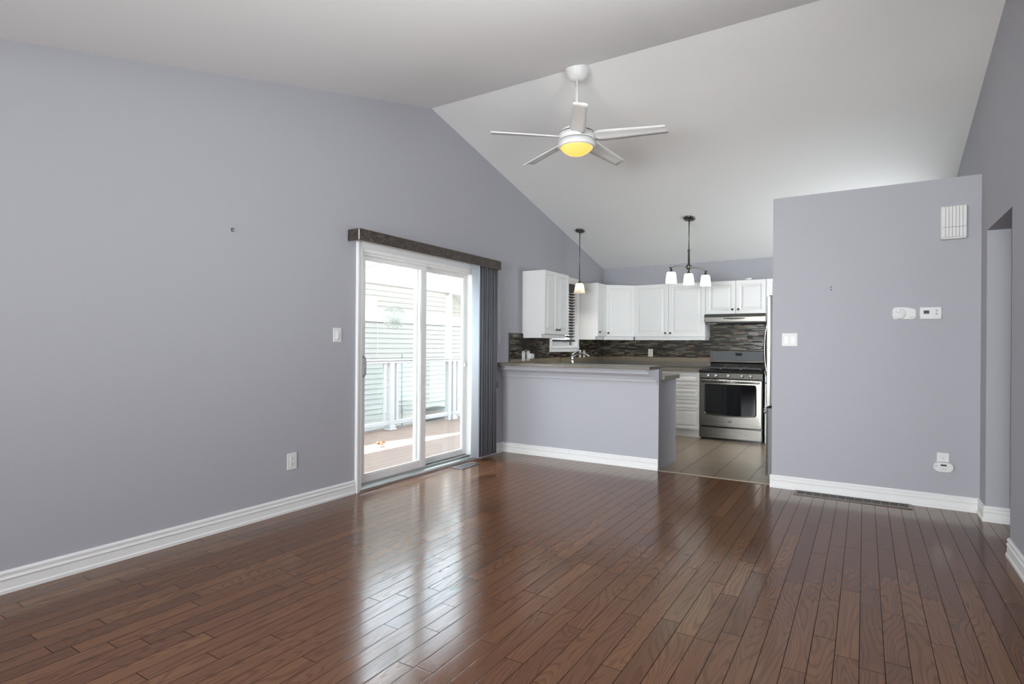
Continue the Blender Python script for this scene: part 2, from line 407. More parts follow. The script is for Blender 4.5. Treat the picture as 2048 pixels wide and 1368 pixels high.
# ------------------------------------------------------------------ mesh helpers
class MB:
    """collects shapes in WORLD coordinates, then links them as one mesh object"""
    def __init__(s):
        s.bm = bmesh.new()
        s.smooth = set()
    def quad(s, *pts):
        return s.bm.faces.new([s.bm.verts.new(Vector(p)) for p in pts])
    def box(s, x0, x1, y0, y1, z0, z1, bev=0.0, seg=2):
        v = [s.bm.verts.new((x, y, z)) for x in (min(x0, x1), max(x0, x1)) for y in (min(y0, y1), max(y0, y1)) for z in (min(z0, z1), max(z0, z1))]
        fs = [(0, 1, 3, 2), (4, 6, 7, 5), (0, 4, 5, 1), (2, 3, 7, 6), (0, 2, 6, 4), (1, 5, 7, 3)]
        faces = [s.bm.faces.new([v[i] for i in f]) for f in fs]
        if bev > 0:
            es = list({e for f in faces for e in f.edges})
            r = bmesh.ops.bevel(s.bm, geom=es, offset=bev, segments=seg, affect='EDGES', profile=0.5)
        return s
    def obox(s, c, ux, uy, uz, hx, hy, hz, bev=0.0):
        """box about c along unit axes ux uy uz with half sizes"""
        c = Vector(c); ux = Vector(ux).normalized(); uy = Vector(uy).normalized(); uz = Vector(uz).normalized()
        v = [s.bm.verts.new(c + ux * hx * a + uy * hy * b + uz * hz * d) for a in (-1, 1) for b in (-1, 1) for d in (-1, 1)]
        fs = [(0, 1, 3, 2), (4, 6, 7, 5), (0, 4, 5, 1), (2, 3, 7, 6), (0, 2, 6, 4), (1, 5, 7, 3)]
        faces = [s.bm.faces.new([v[i] for i in f]) for f in fs]
        if bev > 0:
            bmesh.ops.bevel(s.bm, geom=list({e for f in faces for e in f.edges}), offset=bev, segments=2, affect='EDGES', profile=0.5)
        return s
    def prism(s, pts, axis, a, b):
        """polygon pts in the plane normal to axis, extruded a..b"""
        def P(p, t):
            if axis == 0: return (t, p[0], p[1])
            if axis == 1: return (p[0], t, p[1])
            return (p[0], p[1], t)
        A = [s.bm.verts.new(P(p, a)) for p in pts]
        B = [s.bm.verts.new(P(p, b)) for p in pts]
        n = len(pts)
        s.bm.faces.new(A); s.bm.faces.new(list(reversed(B)))
        for i in range(n):
            j = (i + 1) % n
            s.bm.faces.new([A[i], B[i], B[j], A[j]])
        return s
    def lathe(s, prof, c, axis=(0, 0, 1), n=24, cap=True):
        """prof: list of (radius, height along axis)"""
        axis = Vector(axis).normalized()
        u = axis.orthogonal().normalized(); w = axis.cross(u)
        c = Vector(c)
        rings = []
        for r, h in prof:
            if r < 1e-6:
                rings.append([s.bm.verts.new(c + axis * h)])
            else:
                rings.append([s.bm.verts.new(c + axis * h + (u * cos(2 * pi * k / n) + w * sin(2 * pi * k / n)) * r) for k in range(n)])
        for A, B in zip(rings, rings[1:]):
            for k in range(n):
                j = (k + 1) % n
                if len(A) == 1 and len(B) == 1: continue
                if len(A) == 1: f = s.bm.faces.new([A[0], B[j], B[k]])
                elif len(B) == 1: f = s.bm.faces.new([A[k], A[j], B[0]])
                else: f = s.bm.faces.new([A[k], A[j], B[j], B[k]])
                f.smooth = True
        if cap:
            for R in (rings[0], rings[-1]):
                if len(R) > 2: s.bm.faces.new(R)
        return s
    def tube(s, pts, r, n=10):
        pts = [Vector(p) for p in pts]
        rings = []
        up = None
        for i, p in enumerate(pts):
            d = (pts[min(i + 1, len(pts) - 1)] - pts[max(i - 1, 0)]).normalized()
            if up is None:
                up = d.orthogonal().normalized()
            up = (up - d * up.dot(d)).normalized()
            w = d.cross(up)
            rr = r[i] if isinstance(r, (list, tuple)) else r
            rings.append([s.bm.verts.new(p + (up * cos(2 * pi * k / n) + w * sin(2 * pi * k / n)) * rr) for k in range(n)])
        for A, B in zip(rings, rings[1:]):
            for k in range(n):
                j = (k + 1) % n
                s.bm.faces.new([A[k], A[j], B[j], B[k]]).smooth = True
        s.bm.faces.new(rings[0]); s.bm.faces.new(rings[-1])
        return s
    def loops(s, o, U, V, N, w, h, steps, back=0.0):
        """panel: concentric rectangles (inset, depth) from the rim to the middle; o is the lower corner"""
        o, U, V, N = Vector(o), Vector(U), Vector(V), Vector(N)
        rings = []
        for ins, d in [(0, back)] + list(steps):
            rings.append([s.bm.verts.new(o + U * a + V * b + N * d) for a, b in ((ins, ins), (w - ins, ins), (w - ins, h - ins), (ins, h - ins))])
        for A, B in zip(rings, rings[1:]):
            for k in range(4):
                j = (k + 1) % 4
                s.bm.faces.new([A[k], A[j], B[j], B[k]])
        s.bm.faces.new(rings[-1]); s.bm.faces.new(list(reversed(rings[0])))
        return s
    def sweep(s, prof, p0, p1, out, m0=0.0, m1=0.0):
        """profile (depth along out, height) extruded straight from p0 to p1 (floor points)"""
        p0, p1, out = Vector(p0), Vector(p1), Vector(out).normalized()
        dr_ = (p1 - p0).normalized()
        A = [s.bm.verts.new(p0 + out * d - dr_ * d * m0 + Vector((0, 0, z))) for d, z in prof]
        B = [s.bm.verts.new(p1 + out * d + dr_ * d * m1 + Vector((0, 0, z))) for d, z in prof]
        n = len(prof)
        for i in range(n):
            j = (i + 1) % n
            s.bm.faces.new([A[i], A[j], B[j], B[i]])
        s.bm.faces.new(A); s.bm.faces.new(list(reversed(B)))
        return s
    def build(s, name, mat, parent=None):
        bm = s.bm
        bmesh.ops.recalc_face_normals(bm, faces=bm.faces[:])
        root = parent
        while root is not None and root.parent is not None:
            root = root.parent
        if parent is None:
            off = Vector((0, 0, 0))
        else:
            off = ORG.get(parent.name, Vector((0, 0, 0)))
            bmesh.ops.translate(bm, vec=-off, verts=bm.verts[:])
        me = bpy.data.meshes.new(name)
        bm.to_mesh(me); bm.free()
        me.materials.append(M[mat])
        o = bpy.data.objects.new(name, me)
        COL.objects.link(o)
        if parent is not None:
            o.parent = parent
        ORG[o.name] = off
        return o

ORG = {}

def tag(o, label, cat, group=None, kind=None):
    o['label'] = label
    o['category'] = cat
    if group: o['group'] = group
    if kind: o['kind'] = kind
    return o

def thing(name, label, cat, loc, group=None, kind=None):
    o = bpy.data.objects.new(name, None)
    o.empty_display_size = 0.05
    COL.objects.link(o)
    o.location = loc
    ORG[o.name] = Vector(loc)
    return tag(o, label, cat, group, kind)

# ------------------------------------------------------------------ dimensions
XL, XR = -3.485, 0.72         # inner faces of the two long walls
YF, YB = -2.6, 8.30           # front (behind the camera) and kitchen back wall
YRIDGE, ZRIDGE, SB, SF = 4.132, 3.432, 0.245, 0.254
TH = 0.14
def zc(y):
    return ZRIDGE - (SB * (y - YRIDGE) if y > YRIDGE else SF * (YRIDGE - max(y, 0.0)))
DY0, DY1, DZ = 3.25, 4.905, 2.0      # patio door opening
WY0, WY1, WZ0, WZ1 = 6.57, 7.325, 1.18, 2.085   # kitchen window opening
YP0, YP1, XP = 5.325, 5.44, -0.675   # partition by the fridge
YH = 5.41                             # half wall front face
YT = 5.40                             # wood / tile joint

# ------------------------------------------------------------------ structure
def struct(mb, name, mat, label, cat, parent=None):
    o = mb.build(name, mat, parent)
    return tag(o, label, cat, None, 'structure')

b = MB(); b.box(XL - 0.02, 3.0, YF - 0.6, YT, -0.05, 0.0)
struct(b, 'floor', 'wood', 'glossy dark brown oak plank floor of the living room', 'floor')
b = MB(); b.box(XL - 0.02, XR + 0.02, YT, YB + 0.02, -0.05, 0.0)
struct(b, 'floor_kitchen', 'tile', 'brown ceramic tile floor of the kitchen', 'floor')

b = MB()
b.prism([(YF - 0.1, zc(0)), (0.0, zc(0)), (YRIDGE, ZRIDGE), (YB + 0.1, zc(YB + 0.1)), (YB + 0.1, zc(YB + 0.1) + 0.12), (YRIDGE, ZRIDGE + 0.12), (0.0, zc(0) + 0.12), (YF - 0.1, zc(0) + 0.12)], 0, XL - TH, 3.0)
struct(b, 'ceiling', 'ceil', 'white vaulted ceiling meeting at a ridge', 'ceiling')

def wall_piece(b, x0, x1, y0, y1, z0, z1=None):
    """wall slab along y; z1 None follows the ceiling"""
    if z1 is not None:
        b.box(x0, x1, y0, y1, z0, z1)
    else:
        e = 0.01
        top = [(y1, zc(y1) + e)]
        if y0 < YRIDGE < y1: top.append((YRIDGE, ZRIDGE + e))
        if y0 < 0 < y1: top.append((0.0, zc(0) + e))
        top.append((y0, zc(y0) + e))
        b.prism([(y0, z0), (y1, z0)] + top, 0, x0, x1)

b = MB()
x0, x1 = XL - TH, XL
wall_piece(b, x0, x1, YF, DY0, -0.05)
wall_piece(b, x0, x1, DY0, DY1, DZ)
wall_piece(b, x0, x1, DY1, WY0, -0.05)
wall_piece(b, x0, x1, WY0, WY1, -0.05, WZ0)
wall_piece(b, x0, x1, WY0, WY1, WZ1)
wall_piece(b, x0, x1, WY1, YB + TH, -0.05)
struct(b, 'wall_left', 'wall', 'lavender grey wall with the sliding patio door in it', 'wall')

HY0, HY1, HZ = 4.31, 5.10, 2.025
b = MB()
wall_piece(b, XR, XR + 0.13, YF, 0.9, -0.05)
wall_piece(b, XR, XR + 0.13, 0.9, 2.5, -0.05, 0.65)
wall_piece(b, XR, XR + 0.13, 0.9, 2.5, 2.0)
wall_piece(b, XR, XR + 0.13, 2.5, HY0, -0.05)
wall_piece(b, XR, XR + 0.13, HY0, HY1, HZ)
wall_piece(b, XR, XR + 0.13, HY1, 6.6, -0.05)
wall_piece(b, XR, XR + 0.13, 6.6, 7.8, -0.05, 1.0)
wall_piece(b, XR, XR + 0.13, 6.6, 7.8, 2.1)
wall_piece(b, XR, XR + 0.13, 7.8, YB + TH, -0.05)
struct(b, 'wall_right', 'wall', 'lavender grey wall with the open hall doorway in it', 'wall')

b = MB(); b.box(XL, XR, YB, YB + TH, -0.05, zc(YB) + 0.01)
struct(b, 'wall_back', 'wall', 'lavender grey wall above the kitchen cabinets', 'wall')
b = MB()
b.box(XL, XR, YF - TH, YF, -0.05, 0.5)
b.box(XL, XR, YF - TH, YF, 2.15, zc(YF) + 0.01)
b.box(XL, -3.25, YF - TH, YF, 0.5, 2.15)
b.box(0.25, XR, YF - TH, YF, 0.5, 2.15)
struct(b, 'wall_front', 'wall', 'lavender grey wall with the front window behind the viewer', 'wall')
b = MB(); b.box(XP, XR, YP0, YP1, 0.0, 2.477)
struct(b, 'wall_partition', 'wall', 'lavender grey part height partition screening the fridge', 'wall')

# half wall of the peninsula with its painted kitchen-side end
b = MB()
b.box(XL, -1.69, YH, YH + 0.075, 0.0, 0.978)
b.box(-1.79, -1.69, YH + 0.075, 6.0, 0.0, 0.866)
struct(b, 'wall_peninsula', 'wall', 'lavender grey half wall under the breakfast bar', 'wall')

# hall beyond the doorway
b = MB()
b.box(2.1, 2.2, 2.6, 6.6, -0.05, 2.5)
b.box(XR + 0.13, 2.2, 6.45, 6.55, -0.05, 2.5)
b.box(XR + 0.13, 2.2, 2.5, 2.6, -0.05, 2.5)
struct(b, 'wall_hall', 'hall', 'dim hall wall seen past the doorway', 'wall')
b = MB(); b.box(XR + 0.02, 2.2, YT, 6.6, -0.05, 0.0)
struct(b, 'floor_hall', 'wood', 'dark oak floor running on into the hall', 'floor')
b = MB(); b.box(XR + 0.13, 2.2, 2.5, 6.6, 2.42, 2.5)
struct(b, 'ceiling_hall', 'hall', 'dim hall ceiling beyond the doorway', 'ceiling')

# baseboards
BB = [(0, 0), (0.020, 0), (0.020, 0.016), (0.014, 0.022), (0.013, 0.060), (0.017, 0.066), (0.017, 0.071), (0.011, 0.077), (0.011, 0.086), (0.014, 0.090), (0.014, 0.098), (0.006, 0.107), (0, 0.107)]
def baseboard(name, segs, label):
    b = MB()
    for p0, p1, out, *m in segs:
        b.sweep(BB, p0 + (0,), p1 + (0,), out + (0,), *m)
    struct(b, name, 'trim', label, 'baseboard')
baseboard('baseboard_left', [((XL, YF), (XL, 3.205), (1, 0))], 'white baseboard along the long wall before the patio door')
baseboard('baseboard_corner', [((XL, 4.96), (XL, YH), (1, 0), 0, -1)], 'short white baseboard between patio door and half wall')
baseboard('baseboard_peninsula', [((XL, YH), (-1.69, YH), (0, -1), -1, 0)], 'white baseboard under the breakfast bar half wall')
baseboard('baseboard_partition', [((XP - 0.012, YP0), (XR, YP0), (0, -1), 0, -1)], 'white baseboard below the thermostat wall')
baseboard('baseboard_doorway', [((XR, YP0), (XR, HY1), (-1, 0), -1, 1), ((XR, HY1), (XR + 0.13, HY1), (0, -1), 1, 0)], 'white baseboard turning into the hall doorway')
baseboard('baseboard_right', [((XR, YF), (XR, HY0), (-1, 0))], 'white baseboard on the wall nearer than the hall doorway')

b = MB()
b.prism([(YT - 0.012, 0.0), (YT + 0.014, 0.0), (YT + 0.012, 0.004), (YT - 0.008, 0.005)], 0, -1.69, XP)
struct(b, 'trim_1', 'brass', 'pale metal strip joining wood floor and tile', 'floor trim')

# crown molding under the bar
b = MB()
prof = [(0, 0.83), (0.012, 0.83), (0.014, 0.845), (0.022, 0.85), (0.026, 0.875), (0.045, 0.905), (0.075, 0.925), (0.085, 0.935), (0.088, 0.955), (0.098, 0.962), (0.098, 0.978), (0, 0.978)]
p0, p1 = Vector((XL, YH, 0)), Vector((-1.69, YH, 0))
A = [b.bm.verts.new((XL, YH - d, z)) for d, z in prof]
Bv = [b.bm.verts.new((-1.69 - d * 0.9, YH - d, z)) for d, z in prof]
for i in range(len(prof)):
    j = (i + 1) % len(prof)
    b.bm.faces.new([A[i], A[j], Bv[j], Bv[i]])
b.bm.faces.new(A); b.bm.faces.new(list(reversed(Bv)))
struct(b, 'trim_2', 'wall', 'painted crown molding beneath the bar top', 'molding')

# front window frame behind the camera
win2 = thing('window_2', 'wide front window behind the viewer', 'window', (-1.75, YF - TH, 0.6), kind='structure')
b = MB()
for a0, a1, c0, c1 in ((-3.25, 0.25, 0.5, 0.55), (-3.25, 0.25, 2.1, 2.15), (-3.25, -3.2, 0.55, 2.1), (0.2, 0.25, 0.55, 2.1), (-1.53, -1.47, 0.55, 2.1)):
    b.box(a0, a1, YF - 0.04, YF, c0, c1)
b.build('window_frame', 'vinyl', win2)

added_win = thing('added_window_3', 'added unseen side window for the ceiling fill light', 'window', (XR, 1.7, 0.65), kind='structure')  # opening added out of view to go with the ceiling fill
b = MB()
for a0, a1, c0, c1 in ((0.9, 2.5, 0.65, 0.7), (0.9, 2.5, 1.95, 2.0), (0.9, 0.95, 0.7, 1.95), (2.45, 2.5, 0.7, 1.95), (1.675, 1.725, 0.7, 1.95)):
    b.box(XR + 0.02, XR + 0.06, a0, a1, c0, c1)
b.build('window_frame', 'vinyl', added_win)

assumed_win = thing('assumed_window_4', 'assumed unseen kitchen side window round the corner behind the fridge', 'window', (XR, 7.2, 1.0), kind='structure')
b = MB()
for a0, a1, c0, c1 in ((6.6, 7.8, 1.0, 1.05), (6.6, 7.8, 2.05, 2.1), (6.6, 6.65, 1.05, 2.05), (7.75, 7.8, 1.05, 2.05), (7.175, 7.225, 1.05, 2.05)):
    b.box(XR + 0.02, XR + 0.06, a0, a1, c0, c1)
b.build('window_frame', 'vinyl', assumed_win)

# ------------------------------------------------------------------ patio door
door = thing('door_1', 'white sliding glass patio door to the deck', 'door', (XL, 4.08, 0), kind='structure')
b = MB()
cw = 0.058
CP = [(0, 0), (0.022, 0), (0.024, 0.002), (0.024, 0.016), (0.021, 0.019), (0.018, 0.021), (0.017, cw - 0.004), (0.013, cw), (0, cw)]
b.prism([(XL + d, 3.212 + q) for d, q in CP], 2, 0.0, 2.045)
b.prism([(XL + d, 4.958 - q) for d, q in CP], 2, 0.0, 2.045)
A = [b.bm.verts.new((XL + d, 3.212 + cw, 2.045 - q)) for d, q in CP]
Bv = [b.bm.verts.new((XL + d, 4.958 - cw, 2.045 - q)) for d, q in CP]
for i in range(len(CP)):
    j = (i + 1) % len(CP)
    b.bm.faces.new([A[i], A[j], Bv[j], Bv[i]])
b.bm.faces.new(A); b.bm.faces.new(list(reversed(Bv)))
b.build('door_casing', 'trim', door)
b = MB()
b.box(XL - 0.155, XL + 0.004, DY0, DY0 + 0.036, 0.0, DZ, 0.002)
b.box(XL - 0.155, XL + 0.004, DY1 - 0.036, DY1, 0.0, DZ, 0.002)
b.box(XL - 0.154, XL + 0.003, DY0 + 0.036, DY1 - 0.036, 1.958, DZ - 0.001, 0.002)
b.box(XL - 0.045, XL - 0.03, DY0 + 0.036, DY1 - 0.036, 1.942, 1.958)
b.box(XL - 0.10, XL - 0.088, DY0 + 0.036, DY1 - 0.036, 1.942, 1.958)
b.build('door_frame', 'vinyl', door)
b = MB()
b.prism([(XL - 0.16, -0.01), (XL + 0.022, -0.01), (XL + 0.022, 0.018), (XL + 0.008, 0.03), (XL - 0.04, 0.034), (XL - 0.16, 0.045)], 1, DY0, DY1)
b.box(XL - 0.04, XL - 0.034, DY0, DY1, 0.03, 0.052)
b.build('threshold', 'alum', door)

def sash(nm, x0, x1, y0, y1, z0, z1, stile, top, bot):
    s = MB()
    s.box(x0, x1, y0, y0 + stile, z0, z1, 0.004)
    s.box(x0, x1, y1 - stile, y1, z0, z1, 0.004)
    s.box(x0 + 0.001, x1 - 0.001, y0 + stile - 0.002, y1 - stile + 0.002, z1 - top, z1, 0.003)
    s.box(x0 + 0.001, x1 - 0.001, y0 + stile - 0.002, y1 - stile + 0.002, z0, z0 + bot, 0.003)
    xm = (x0 + x1) / 2
    for i in (0, 1):  # glazing beads
        yy = (y0 + stile, y0 + stile + 0.008) if i == 0 else (y1 - stile - 0.008, y1 - stile)
        s.box(xm - 0.008, xm + 0.012, yy[0], yy[1], z0 + bot, z1 - top)
    s.box(xm - 0.008, xm + 0.012, y0 + stile, y1 - stile, z0 + bot, z0 + bot + 0.01)
    o = s.build(nm, 'vinyl', door)
    g = MB(); g.box(xm - 0.003, xm + 0.003, y0 + stile - 0.005, y1 - stile + 0.005, z0 + bot - 0.005, z1 - top + 0.005)
    g.build('glass_pane', 'glass', o)
    return o
slide = sash('sliding_sash', -3.575, -3.540, DY0 + 0.036, 4.145, 0.045, 1.955, 0.078, 0.05, 0.062)
fixed = sash('fixed_sash', -3.632, -3.597, 4.065, DY1 - 0.036, 0.045, 1.955, 0.062, 0.05, 0.05)
b = MB()
hy = 3.322
b.tube([(-3.538, hy, 1.10), (-3.515, hy, 1.102), (-3.497, hy, 1.094), (-3.488, hy, 1.075), (-3.486, hy, 1.02), (-3.488, hy, 0.962), (-3.497, hy, 0.943), (-3.515, hy, 0.934), (-3.538, hy, 0.936)], 0.0075)
b.box(-3.542, -3.534, hy - 0.014, hy + 0.014, 0.92, 1.115, 0.003)
tag_h = b.build('pull_handle', 'mgrey', door)
tag_h['label'] = 'grey D shaped pull handle'
b = MB(); b.box(-3.597, -3.578, 4.815, 4.84, 0.975, 1.01, 0.004); b.build('latch', 'plast', door)

# ------------------------------------------------------------------ kitchen window with blind
win = thing('window_1', 'white kitchen window above the sink counter', 'window', (XL, 6.95, WZ0), kind='structure')
b = MB()
cw = 0.062
b.box(XL, XL + 0.018, WY0 - cw, WY0, WZ0 - cw, WZ1 + cw, 0.003)
b.box(XL, XL + 0.018, WY1, WY1 + cw, WZ0 - cw, WZ1 + cw, 0.003)
b.box(XL, XL + 0.018, WY0, WY1, WZ1, WZ1 + cw, 0.003)
b.box(XL, XL + 0.018, WY0, WY1, WZ0 - cw, WZ0, 0.003)
b.box(XL + 0.0005, XL + 0.024, WY0 - cw - 0.002, WY1 + cw + 0.002, WZ0 - 0.012, WZ0 + 0.006, 0.003)
b.build('window_casing', 'trim', win)
b = MB()
b.box(XL - TH, XL, WY0, WY0 + 0.018, WZ0, WZ1)
b.box(XL - TH, XL, WY1 - 0.018, WY1, WZ0, WZ1)
b.box(XL - TH, XL - 0.0005, WY0 + 0.018, WY1 - 0.018, WZ1 - 0.018, WZ1)
b.box(XL - TH, XL - 0.0005, WY0 + 0.018, WY1 - 0.018, WZ0, WZ0 + 0.018)
b.box(XL - 0.12, XL - 0.07, WY0 + 0.018, WY1 - 0.018, WZ0 + 0.018, WZ0 + 0.085, 0.004)
b.box(XL - 0.12, XL - 0.07, WY0 + 0.018, WY1 - 0.018, WZ1 - 0.075, WZ1 - 0.018, 0.004)
b.box(XL - 0.12, XL - 0.07, WY0 + 0.018, WY0 + 0.075, WZ0 + 0.08, WZ1 - 0.07, 0.004)
b.box(XL - 0.12, XL - 0.07, WY1 - 0.075, WY1 - 0.018, WZ0 + 0.08, WZ1 - 0.07, 0.004)
wf = b.build('window_frame', 'vinyl', win)
b = MB(); b.box(XL - 0.10, XL - 0.094, WY0 + 0.07, WY1 - 0.07, WZ0 + 0.08, WZ1 - 0.07); b.build('glass_pane', 'glass', wf)
b = MB()
b.box(XL - 0.072, XL - 0.045, 6.93, 6.99, WZ0 + 0.045, WZ0 + 0.062, 0.003)
b.tube([(XL - 0.05, 6.97, WZ0 + 0.055), (XL - 0.03, 7.0, WZ0 + 0.065), (XL - 0.025, 7.08, WZ0 + 0.068)], 0.006)
b.build('crank_handle', 'plast', win)
b = MB(); b.box(XL - 0.07, XL - 0.055, 7.255, 7.275, WZ0 + 0.03, WZ0 + 0.075, 0.003); b.build('sash_lock', 'dgrey', win)

bl = thing('venetian_blind', 'dark brown slatted blind inside the kitchen window', 'blind', (XL, 6.95, WZ1))
xb = XL - 0.028
b = MB(); b.box(xb - 0.012, xb + 0.024, WY0 + 0.022, WY1 - 0.022, WZ1 - 0.105, WZ1 - 0.02, 0.003); b.build('headrail', 'slat', bl)
nsl = 17
for k in range(nsl):
    z = WZ1 - 0.125 - k * 0.0395
    b = MB()
    b.obox((xb, (WY0 + WY1) / 2, z), (cos(0.45), 0, sin(0.45)), (0, 1, 0), (-sin(0.45), 0, cos(0.45)), 0.024, (WY1 - WY0) / 2 - 0.024, 0.0015)
    b.build('slat', 'slat', bl)
b = MB(); b.box(xb - 0.024, xb + 0.024, WY0 + 0.024, WY1 - 0.024, WZ1 - 0.825, WZ1 - 0.80, 0.003); b.build('bottom_rail', 'slat', bl)
b = MB()
for yy in (6.70, 6.95, 7.2):
    b.tube([(xb + 0.025, yy, WZ1 - 0.1), (xb + 0.025, yy, WZ1 - 0.81)], 0.0015, 6)
b.build('ladder_cord', 'slat', bl)

# ------------------------------------------------------------------ valance and vertical blind
va = thing('valance', 'carved dark brown valance box above the patio door', 'valance', (XL, 4.14, 2.02))
b = MB()
b.box(-3.372, -3.36, 3.133, 5.155, 2.02, 2.108, 0.002)
b.build('front_board', 'val', va)
b = MB(); b.box(XL, -3.3605, 3.123, 3.133, 2.02, 2.108, 0.001); b.build('end_board', 'val', va)
b = MB(); b.box(XL, -3.3605, 5.155, 5.165, 2.02, 2.108, 0.001); b.build('end_board', 'val', va)
b = MB()
b.box(-3.362, -3.356, 3.128, 5.16, 2.104, 2.111, 0.002)
b.box(-3.362, -3.356, 3.128, 5.16, 2.017, 2.023, 0.002)
b.build('edge_bead', 'valedge', va)
b = MB(); b.box(-3.363, -3.357, 3.121, 3.129, 2.023, 2.104, 0.001); o = b.build('corner_bead', 'cord', va); o['label'] = 'pale corner bead'
b = MB(); b.box(XL, -3.37, 3.133, 5.155, 2.098, 2.106); b.build('top_board', 'val', va)

vb = thing('vertical_blind', 'grey vertical blind vanes stacked at the far end of the patio door', 'blind', (XL + 0.07, 4.94, 0.03))
b = MB(); b.box(-3.44, -3.395, 3.15, 5.14, 2.055, 2.09); b.build('headrail', 'mgrey', vb)
nv = 13
for k in range(nv):
    y = 4.775 + k * 0.0285
    ang = -0.30 if k == 0 else (-0.05 + 0.13 * sin(k * 2.3))
    d = Vector((cos(ang), -sin(ang), 0))
    n = Vector((sin(ang), cos(ang), 0))
    b = MB()
    c = Vector((-3.418, y, 1.04))
    ring0, ring1 = [], []
    for z, R in ((0.035, ring0), (2.05, ring1)):
        for q in range(7):
            s_ = -1 + 2 * q / 6
            R.append(b.bm.verts.new(Vector((c.x, c.y, z)) + d * 0.044 * s_ + n * 0.006 * (1 - s_ * s_)))
    for q in range(6):
        f = b.bm.faces.new([ring0[q], ring0[q + 1], ring1[q + 1], ring1[q]]); f.smooth = True
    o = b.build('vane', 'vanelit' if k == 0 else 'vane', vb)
    md = o.modifiers.new('thickness', 'SOLIDIFY'); md.thickness = 0.0012
    if k == 0: o['label'] = 'end vane coloured pale as if lit from outside'
b = MB()
b.tube([(-3.40, 5.165, 2.06), (-3.40, 5.178, 1.7), (-3.40, 5.19, 1.25), (-3.40, 5.20, 1.215), (-3.40, 5.212, 1.25), (-3.40, 5.20, 1.7), (-3.40, 5.18, 2.06)], 0.0022, 6)
b.build('bead_chain', 'cord', vb)
b = MB()
b.tube([(-3.40, 5.158, 2.06), (-3.40, 5.158, 0.80)], 0.0013, 6)
b.lathe([(0.004, 0.075), (0.009, 0.06), (0.010, 0.01), (0.006, 0.0)], (-3.40, 5.158, 0.738), n=12)
b.build('cord_tassel', 'dgrey', vb)

# glass ornament on the door
oc = Vector((-3.452, 3.616, 1.434))
on = Vector((0.69, -0.72, 0.0)).normalized()
ot = Vector((0, 0, 1)).cross(on)
orn = thing('window_ornament', 'round etched glass ornament hanging before the sliding door pane', 'ornament', oc)
b = MB()
b.lathe([(0.0, -0.006), (0.06, -0.005), (0.095, -0.002), (0.101, 0.0), (0.095, 0.002), (0.06, 0.005), (0.0, 0.006)], oc, on, n=48, cap=False)
b.build('glass_disc', 'ornament', orn)
b = MB()
for k in range(7):
    a = -1.2 + k * 0.4
    base = oc + on * 0.0065 + Vector((0, 0, -0.07))
    tip = base + (ot * sin(a) * 0.8 + Vector((0, 0, 1)) * (0.45 + 0.55 * cos(a))) * (0.085 + 0.02 * (k % 2))
    mid = (base + tip) / 2
    side = (tip - base).normalized().cross(on) * 0.012
    ridge = mid + on * 0.004
    for sgn in (-1, 1):
        b.bm.faces.new([b.bm.verts.new(p) for p in (base, mid + side * sgn, tip, ridge)])
b.build('leaf_relief', 'ornament', orn)
b = MB(); b.tube([oc + Vector((0, 0, 0.098)), (oc.x, oc.y, 1.7), (oc.x - 0.02, oc.y, 2.018)], 0.0006, 5); b.build('hanging_thread', 'cord', orn)

# ------------------------------------------------------------------ wall plates and devices
def plate_left(y0, y1, z0, z1, th=0.006):
    b = MB(); b.box(XL, XL + th, y0, y1, z0, z1, 0.003); return b
o = plate_left(2.983, 3.063, 1.217, 1.328).build('dimmer_switch', 'plast')
tag(o, 'white dimmer switch on the wall beside the patio door', 'light switch')
b = MB(); b.box(XL + 0.005, XL + 0.010, 3.006, 3.040, 1.238, 1.306, 0.002); b.build('rocker', 'plast', o)
b = MB(); b.box(XL + 0.009, XL + 0.013, 3.016, 3.030, 1.245, 1.285, 0.002); b.build('dimmer_paddle', 'trim', o)

def outlet(nm, origin, U, N, w, h, label, mat='plast', rec=True):
    """duplex outlet: plate centred at origin, U along the wall, N out of it"""
    U, N, V = Vector(U), Vector(N), Vector((0, 0, 1))
    c = Vector(origin)
    b = MB(); b.obox(c + N * 0.003, U, N, V, w / 2, 0.003, h / 2, 0.002)
    o = tag(b.build(nm, mat), label, 'outlet')
    if rec:
        for dz in (h * 0.17, -h * 0.17):
            b = MB(); b.obox(c + N * 0.0065 + V * dz, U, N, V, w * 0.24, 0.002, h * 0.13, 0.0015)
            r = b.build('receptacle', mat, o)
            b = MB()
            for du, hz in ((-0.08, 0.045), (0.08, 0.045)):
                b.obox(c + N * 0.0086 + V * (dz + h * 0.03) + U * w * du, U, N, V, w * 0.017, 0.0004, h * 0.028)
            b.obox(c + N * 0.0086 + V * (dz - h * 0.055), U, N, V, w * 0.035, 0.0004, h * 0.018)
            b.build('slot', 'dgrey', r)
    return o
outlet('wall_outlet', (XL, 2.62, 0.36), (0, 1, 0), (1, 0, 0), 0.078, 0.118, 'white outlet low on the long wall before the patio door')

b = MB()
b.box(XL, XL + 0.004, 2.148, 2.153, 1.926, 1.947, 0.0015)
b.box(XL, XL + 0.014, 2.150, 2.164, 1.943, 1.947, 0.001)
b.box(XL, XL + 0.014, 2.150, 2.164, 1.926, 1.930, 0.001)
tag(b.build('picture_hook', 'dgrey'), 'small dark metal hook left on the bare long wall', 'hook')

